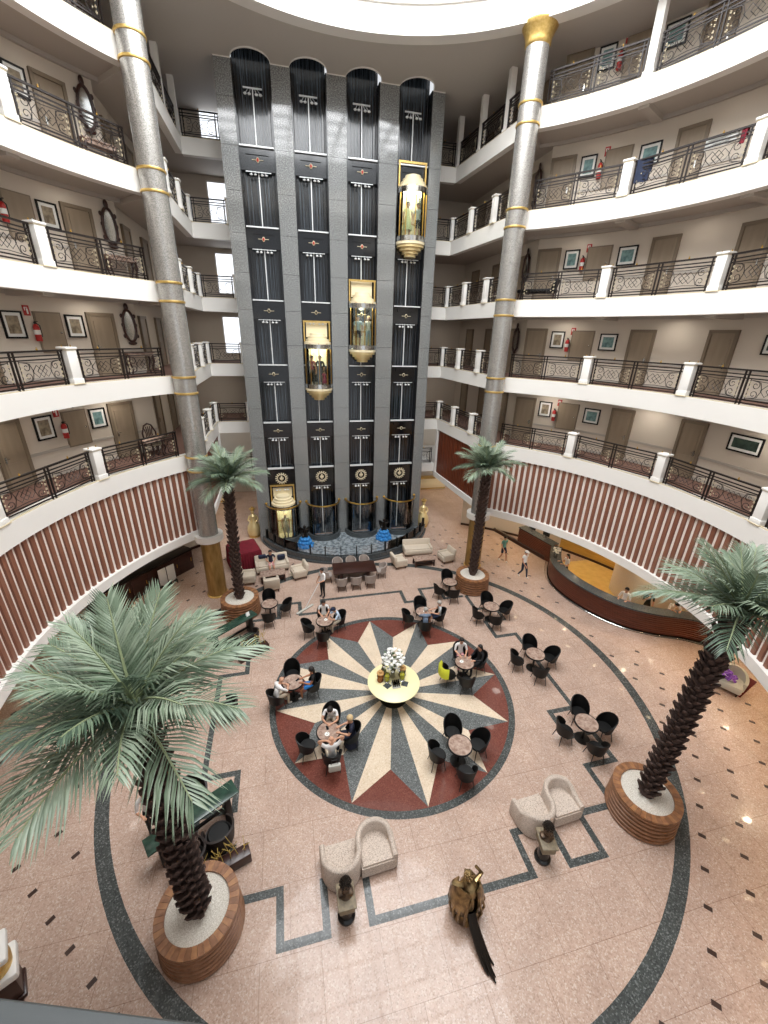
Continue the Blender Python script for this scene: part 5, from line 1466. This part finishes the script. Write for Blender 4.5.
def gold_figure(label, x, y, rz):
    t = thing('gilded_statue', label, 'statue', (x, y, 0), rz)
    m = MB(); m.lathe([(0, 0), (.34, 0), (.34, .12), (.28, .16), (0, .16)], 24); m.build('plinth', [M['gold']], t)
    m = MB(); m.lathe([(0, .16), (.36, .16), (.42, .4), (.38, .7), (.26, .95), (.17, 1.1), (.21, 1.3), (.2, 1.42), (.09, 1.52), (.06, 1.58), (0, 1.58)], 24)
    m.ball((0, -.02, 1.70), .125, 0, 14, 10, (.9, 1, 1.15))
    for s in (-1, 1): m.tube([(s*.19, 0, 1.4), (s*.3, -.06, 1.15), (s*.12, -.22, 1.02)], [.065, .055, .045], 10)
    for i in range(10):
        a = 2*PI*i/10; m.tube([(.2*math.cos(a), .2*math.sin(a), 1.0), (.33*math.cos(a), .33*math.sin(a), .5), (.31*math.cos(a), .31*math.sin(a), .18)], .03, 6)
    m.build('robed_figure', [M['brightgold']], t)
    m = MB(); m.lathe([(.13, 1.78), (.2, 1.9), (.06, 1.94), (.05, 2.02), (0, 2.04)], 16, cap=False); m.build('headdress', [M['gold']], t)
gold_figure('gilded robed statue beside the lift block on the red booth side', -5.5, 13.9, 0); gold_figure('gilded robed statue beside the lift block on the reception side', 5.55, 13.5, 0)
def gold_counter(label, x, y, w):
    t = thing('gilt_counter', label, 'counter', (x, y, 0))
    m = MB(); m.rbox((0, 0, .5), (w, .6, 1.0), .03); m.build('body', [M['creamlit']], t)
    m = MB(); m.rbox((0, 0, 1.03), (w+.1, .7, .08), .02); m.box((0, -.31, .12), (w, .02, .1)); m.build('gilt_top', [M['gold']], t)
gold_counter('cream and gilt counter at the far end behind the reception side of the lifts', 8.6, 20.6, 2.4); gold_counter('cream and gilt counter at the far end behind the red booth', -9.0, 20.3, 3.2)

# ------------------------------------------------------------------ under the balcony by the green tables
t = thing('glazed_urn', 'huge brown glazed urn under the slatted wall near the big palm', 'urn', (-10.75, 5.75, 0))
m = MB(); m.lathe([(0, 0), (.4, 0), (.42, .06), (.5, .3), (.66, .8), (.68, 1.1), (.55, 1.45), (.32, 1.68), (.18, 1.76), (0, 1.78)], 36); m.build('body', [M['copper']], t)
m = MB(); m.ball((0, 0, 1.83), .07); m.build('lid_knob', [M['brass']], t)
t = thing('bar_cabinet', 'long dark wooden bar cabinet under the slatted wall beyond the urn', 'cabinet', P(13.6, -50, 0), R(50))
m = MB(); m.rbox((0, 0, .55), (5.2, .6, 1.1), .02)
m.build('body', [M['darkwood']], t)
m = MB(); m.rbox((0, 0, 1.13), (5.3, .7, .06), .015); m.build('top', [M['blackst']], t)
for k in range(6):
    d = MB().rbox((-2.15+.86*k, -.31, .55), (.8, .03, .95), .01).build('door', [M['darkwood']], t)
    MB().box((-1.85+.86*k, -.335, .6), (.03, .02, .2)).build('handle', [M['brass']], d)
for j, (a, nm) in enumerate(((-47.6, 'lift end'), (-45.6, 'outermost of the two'))):
    t = thing('menu_stand', 'pale display board standing under the slatted wall, %s' % nm, 'display board', P(13.0, a, 0), -R(a))
    m = MB(); m.rbox((0, 0, .6), (.4, .05, .9), .01); m.build('board', [M['paper']], t)
    for sx in (-1, 1): m = MB(); m.box((sx*.16, 0, .1), (.04, .3, .2)); m.build('foot', [M['black']], t)
copy_tree(bpy.data.objects['cafe_chair'], 'black shell chair under the slatted wall beside the brown urn', (-11.7, 5.1, 0), R(-60), 'black cafe chairs')
t = thing('lantern_pedestal', 'dark wooden pedestal under the white and gold lantern', 'pedestal', (-9.1, -5.68, 0), R(28))
m = MB(); m.rbox((0, 0, .36), (.44, .44, .72), .02); m.rbox((0, 0, .05), (.5, .5, .1), .02); m.build('pedestal_body', [M['darkwood']], t)
m = MB(); m.rbox((0, 0, .745), (.52, .52, .05), .012); m.build('pedestal_top', [M['planter']], t)
t = thing('gold_lantern', 'white-framed lantern with a golden drum on the wooden pedestal', 'lantern', (-9.1, -5.68, .77), R(28))
m = MB(); m.rbox((0, 0, .1), (.64, .64, .2), .05); m.build('white_base', [M['white']], t)
m = MB(); m.lathe([(0, .2), (.27, .2), (.29, .38), (.27, .56), (0, .56)], 24); m.build('golden_drum', [M['gold']], t)
m = MB(); m.rbox((0, 0, .64), (.6, .6, .16), .05); m.lathe([(.12, .72), (.05, .84), (0, .86)], 16, cap=False); m.build('white_cap', [M['white']], t)
# armchair with purple flowers on a wine red rug, below the reception-side slats
tag(MB().rbox((0, 0, .012), (1.5, 1.1, .024), .008).build('rug', [M['redcarpet']], None, (13.1, -2.15, 0), R(18)), 'wine red rug under the grey armchair near the right palm', 'rug')
t = thing('grey_armchair', 'pale grey armchair on the wine red rug below the reception-side slats', 'armchair', (12.5, -2.45, .02), R(120))
m = MB(); m.rbox((0, .03, .3), (.8, .72, .3), .07); m.build('seat', [M['greyarm']], t)
m = MB(); m.shell([[((.40+.03*v)*math.sin(R(a)), -(.38+.05*v)*math.cos(R(a)), .2+(.36+.28*max(0, math.cos(R(a))))*v) for a in range(-110, 111, 10)] for v in (0, .25, .5, .75, 1)], .1); m.build('backrest', [M['greyarm']], t)
for sx in (-1, 1):
    for sy in (-1, 1): m = MB(); m.tube([(sx*.3, sy*.28, .18), (sx*.3, sy*.28, 0)], .025, 8); m.build('leg', [M['darkwood']], t)
t = thing('purple_bouquet', 'bunch of purple flowers lying on the pale grey armchair', 'flowers', (12.45, -2.42, .48))
m = MB(); rnd = random.Random(9)
for i in range(46):
    a = rnd.random()*6.28; r = .24*math.sqrt(rnd.random()); m.ball((r*math.cos(a), r*math.sin(a), .05+.14*rnd.random()), .05, 0, 7, 5)
m.build('blossoms', [M['purple']], t)
m = MB(); m.lathe([(0, 0), (.12, 0), (.2, .06), (.1, .05)], 14, cap=False); m.build('wrap', [M['paper']], t)

# ------------------------------------------------------------------ ceiling downlights of the lobby
dl = None
def downlight(x, y, z, label, group):
    global dl
    if dl is None:
        dl = thing('ceiling_downlight', label, 'downlight', (x, y, z), 0, group)
        m = MB(); m.lathe([(.085, 0), (.11, 0), (.11, -.015), (.085, -.012)], 20, cap=False); m.build('ring', [M['chrome']], dl)
        m = MB(); m.lathe([(0, -.004), (.085, -.004), (.085, .0), (0, .0)], 20); m.build('lens', [M['lamp']], dl)
    else: copy_tree(dl, label, (x, y, z), 0, group)
spots = []
for a in range(46, 150, 8):
    for r in (11.6, 13.2, 14.7): spots.append(P(r, a))
for y in (11.5, 14, 17, 20):
    for x in (8.6, 10.6): spots.append((x, y))
for a in range(-46, -130, -14): spots.append(P(12.2, a))
for i, (x, y) in enumerate(spots): downlight(x, y, 3.2, 'small round recessed downlight in the lobby ceiling below the slatted walls', 'lobby downlights')

# ------------------------------------------------------------------ light
def area(name, loc, size, power, col, rot=(0, 0, 0), shape='DISK', sy=None):
    l = bpy.data.lights.new(name, 'AREA'); l.shape = shape; l.size = size
    if sy: l.size_y = sy
    l.energy = power; l.color = col; o = bpy.data.objects.new(name, l); COL.objects.link(o); o.location = loc; o.rotation_euler = rot; return o
def point(name, loc, power, col, r=.15):
    l = bpy.data.lights.new(name, 'POINT'); l.energy = power; l.color = col; l.shadow_soft_size = r
    o = bpy.data.objects.new(name, l); COL.objects.link(o); o.location = loc; return o
def spot(name, loc, power, col, ang=120):
    l = bpy.data.lights.new(name, 'SPOT'); l.energy = power; l.color = col; l.spot_size = R(ang); l.spot_blend = .7; l.shadow_soft_size = .1
    o = bpy.data.objects.new(name, l); COL.objects.link(o); o.location = loc; return o
WARM = (1.0, .80, .55); NEUT = (1.0, .93, .84)
area('skylight', (0, 0, 25.6), 16.0, SKY_P, (.97, .985, 1.0))
for a in range(50, 150, 16):
    spot('lobby_spot', P(12.6, a, 3.1), 130, WARM); spot('lobby_spot', P(14.5, a, 3.1), 130, WARM)
for y in (11.5, 15, 19): spot('lobby_spot', (9.4, y, 3.1), 130, WARM)
for a in (-50, -64, -80): spot('lobby_spot', P(12.8, a, 3.1), 45, WARM)
for y in (14, 19): spot('lobby_spot', (-8.5, y, 3.1), 110, WARM)
CF = {1: .8, 2: .55, 3: .25, 4: .08, 5: .06}  # unseen fill lights added to brighten the corridors, weaker on upper storeys
for k, z in LV.items():
    zc = (LV[k+1]-.66 if k < 5 else ZC)-.06
    for s in (1, -1):
        for a in (52, 73, 94, 118): area('corridor_fill', P(11.85, s*a, zc), .5, 18*CF[k]*COR_P, NEUT)
        area('corridor_fill', (s*7.9, 11.5, zc), .5, 8*CF[k]*COR_P, NEUT); area('corridor_fill', (s*7.2, 16.6, zc), .5, 12*CF[k]*COR_P, NEUT)
for i, z in ((0, .16), (1, 9.1), (2, 11.1), (3, 16.2)): point('cabin_lamp', (CAB[i], VB-.15, z+2.15), 22, (1, .88, .68), .1)
w = bpy.data.worlds.new('world'); SC.world = w; w.use_nodes = True
bg = w.node_tree.nodes['Background']; bg.inputs['Color'].default_value = (.93, .96, 1.0, 1); bg.inputs['Strength'].default_value = WORLD_S

# ------------------------------------------------------------------ camera
f, pitch, roll, ph = 413.0, R(23.2506), R(-1.6293), R(13.8)
cam = bpy.data.cameras.new('camera'); co = bpy.data.objects.new('camera', cam); COL.objects.link(co)
cam.sensor_fit = 'VERTICAL'; cam.sensor_height = 24.0; cam.sensor_width = 18.0; cam.lens = f*24.0/1024.0; cam.clip_start = .05; cam.clip_end = 200
cp, sp = math.cos(pitch), math.sin(pitch); cr, sr = math.cos(roll), math.sin(roll)
def cam2w(v):
    x, y, z = v; x, y = cr*x-sr*y, sr*x+cr*y
    X, Y, Z = x, -sp*y+cp*z, -cp*y-sp*z
    return Vector((X*math.cos(ph)+Y*math.sin(ph), -X*math.sin(ph)+Y*math.cos(ph), Z))
ax, ay, az = cam2w((1, 0, 0)), cam2w((0, -1, 0)), cam2w((0, 0, -1))
mw = Matrix((ax, ay, az)).transposed().to_4x4(); mw.translation = Vector((-3.1616, -10.8593, 12.0)); co.matrix_world = mw
SC.camera = co
vs = SC.view_settings; SC.display_settings.display_device = 'sRGB'; vs.view_transform = 'Standard'; vs.look = 'None'; vs.exposure = EXPO; vs.gamma = 1.0; vs.use_curve_mapping = False
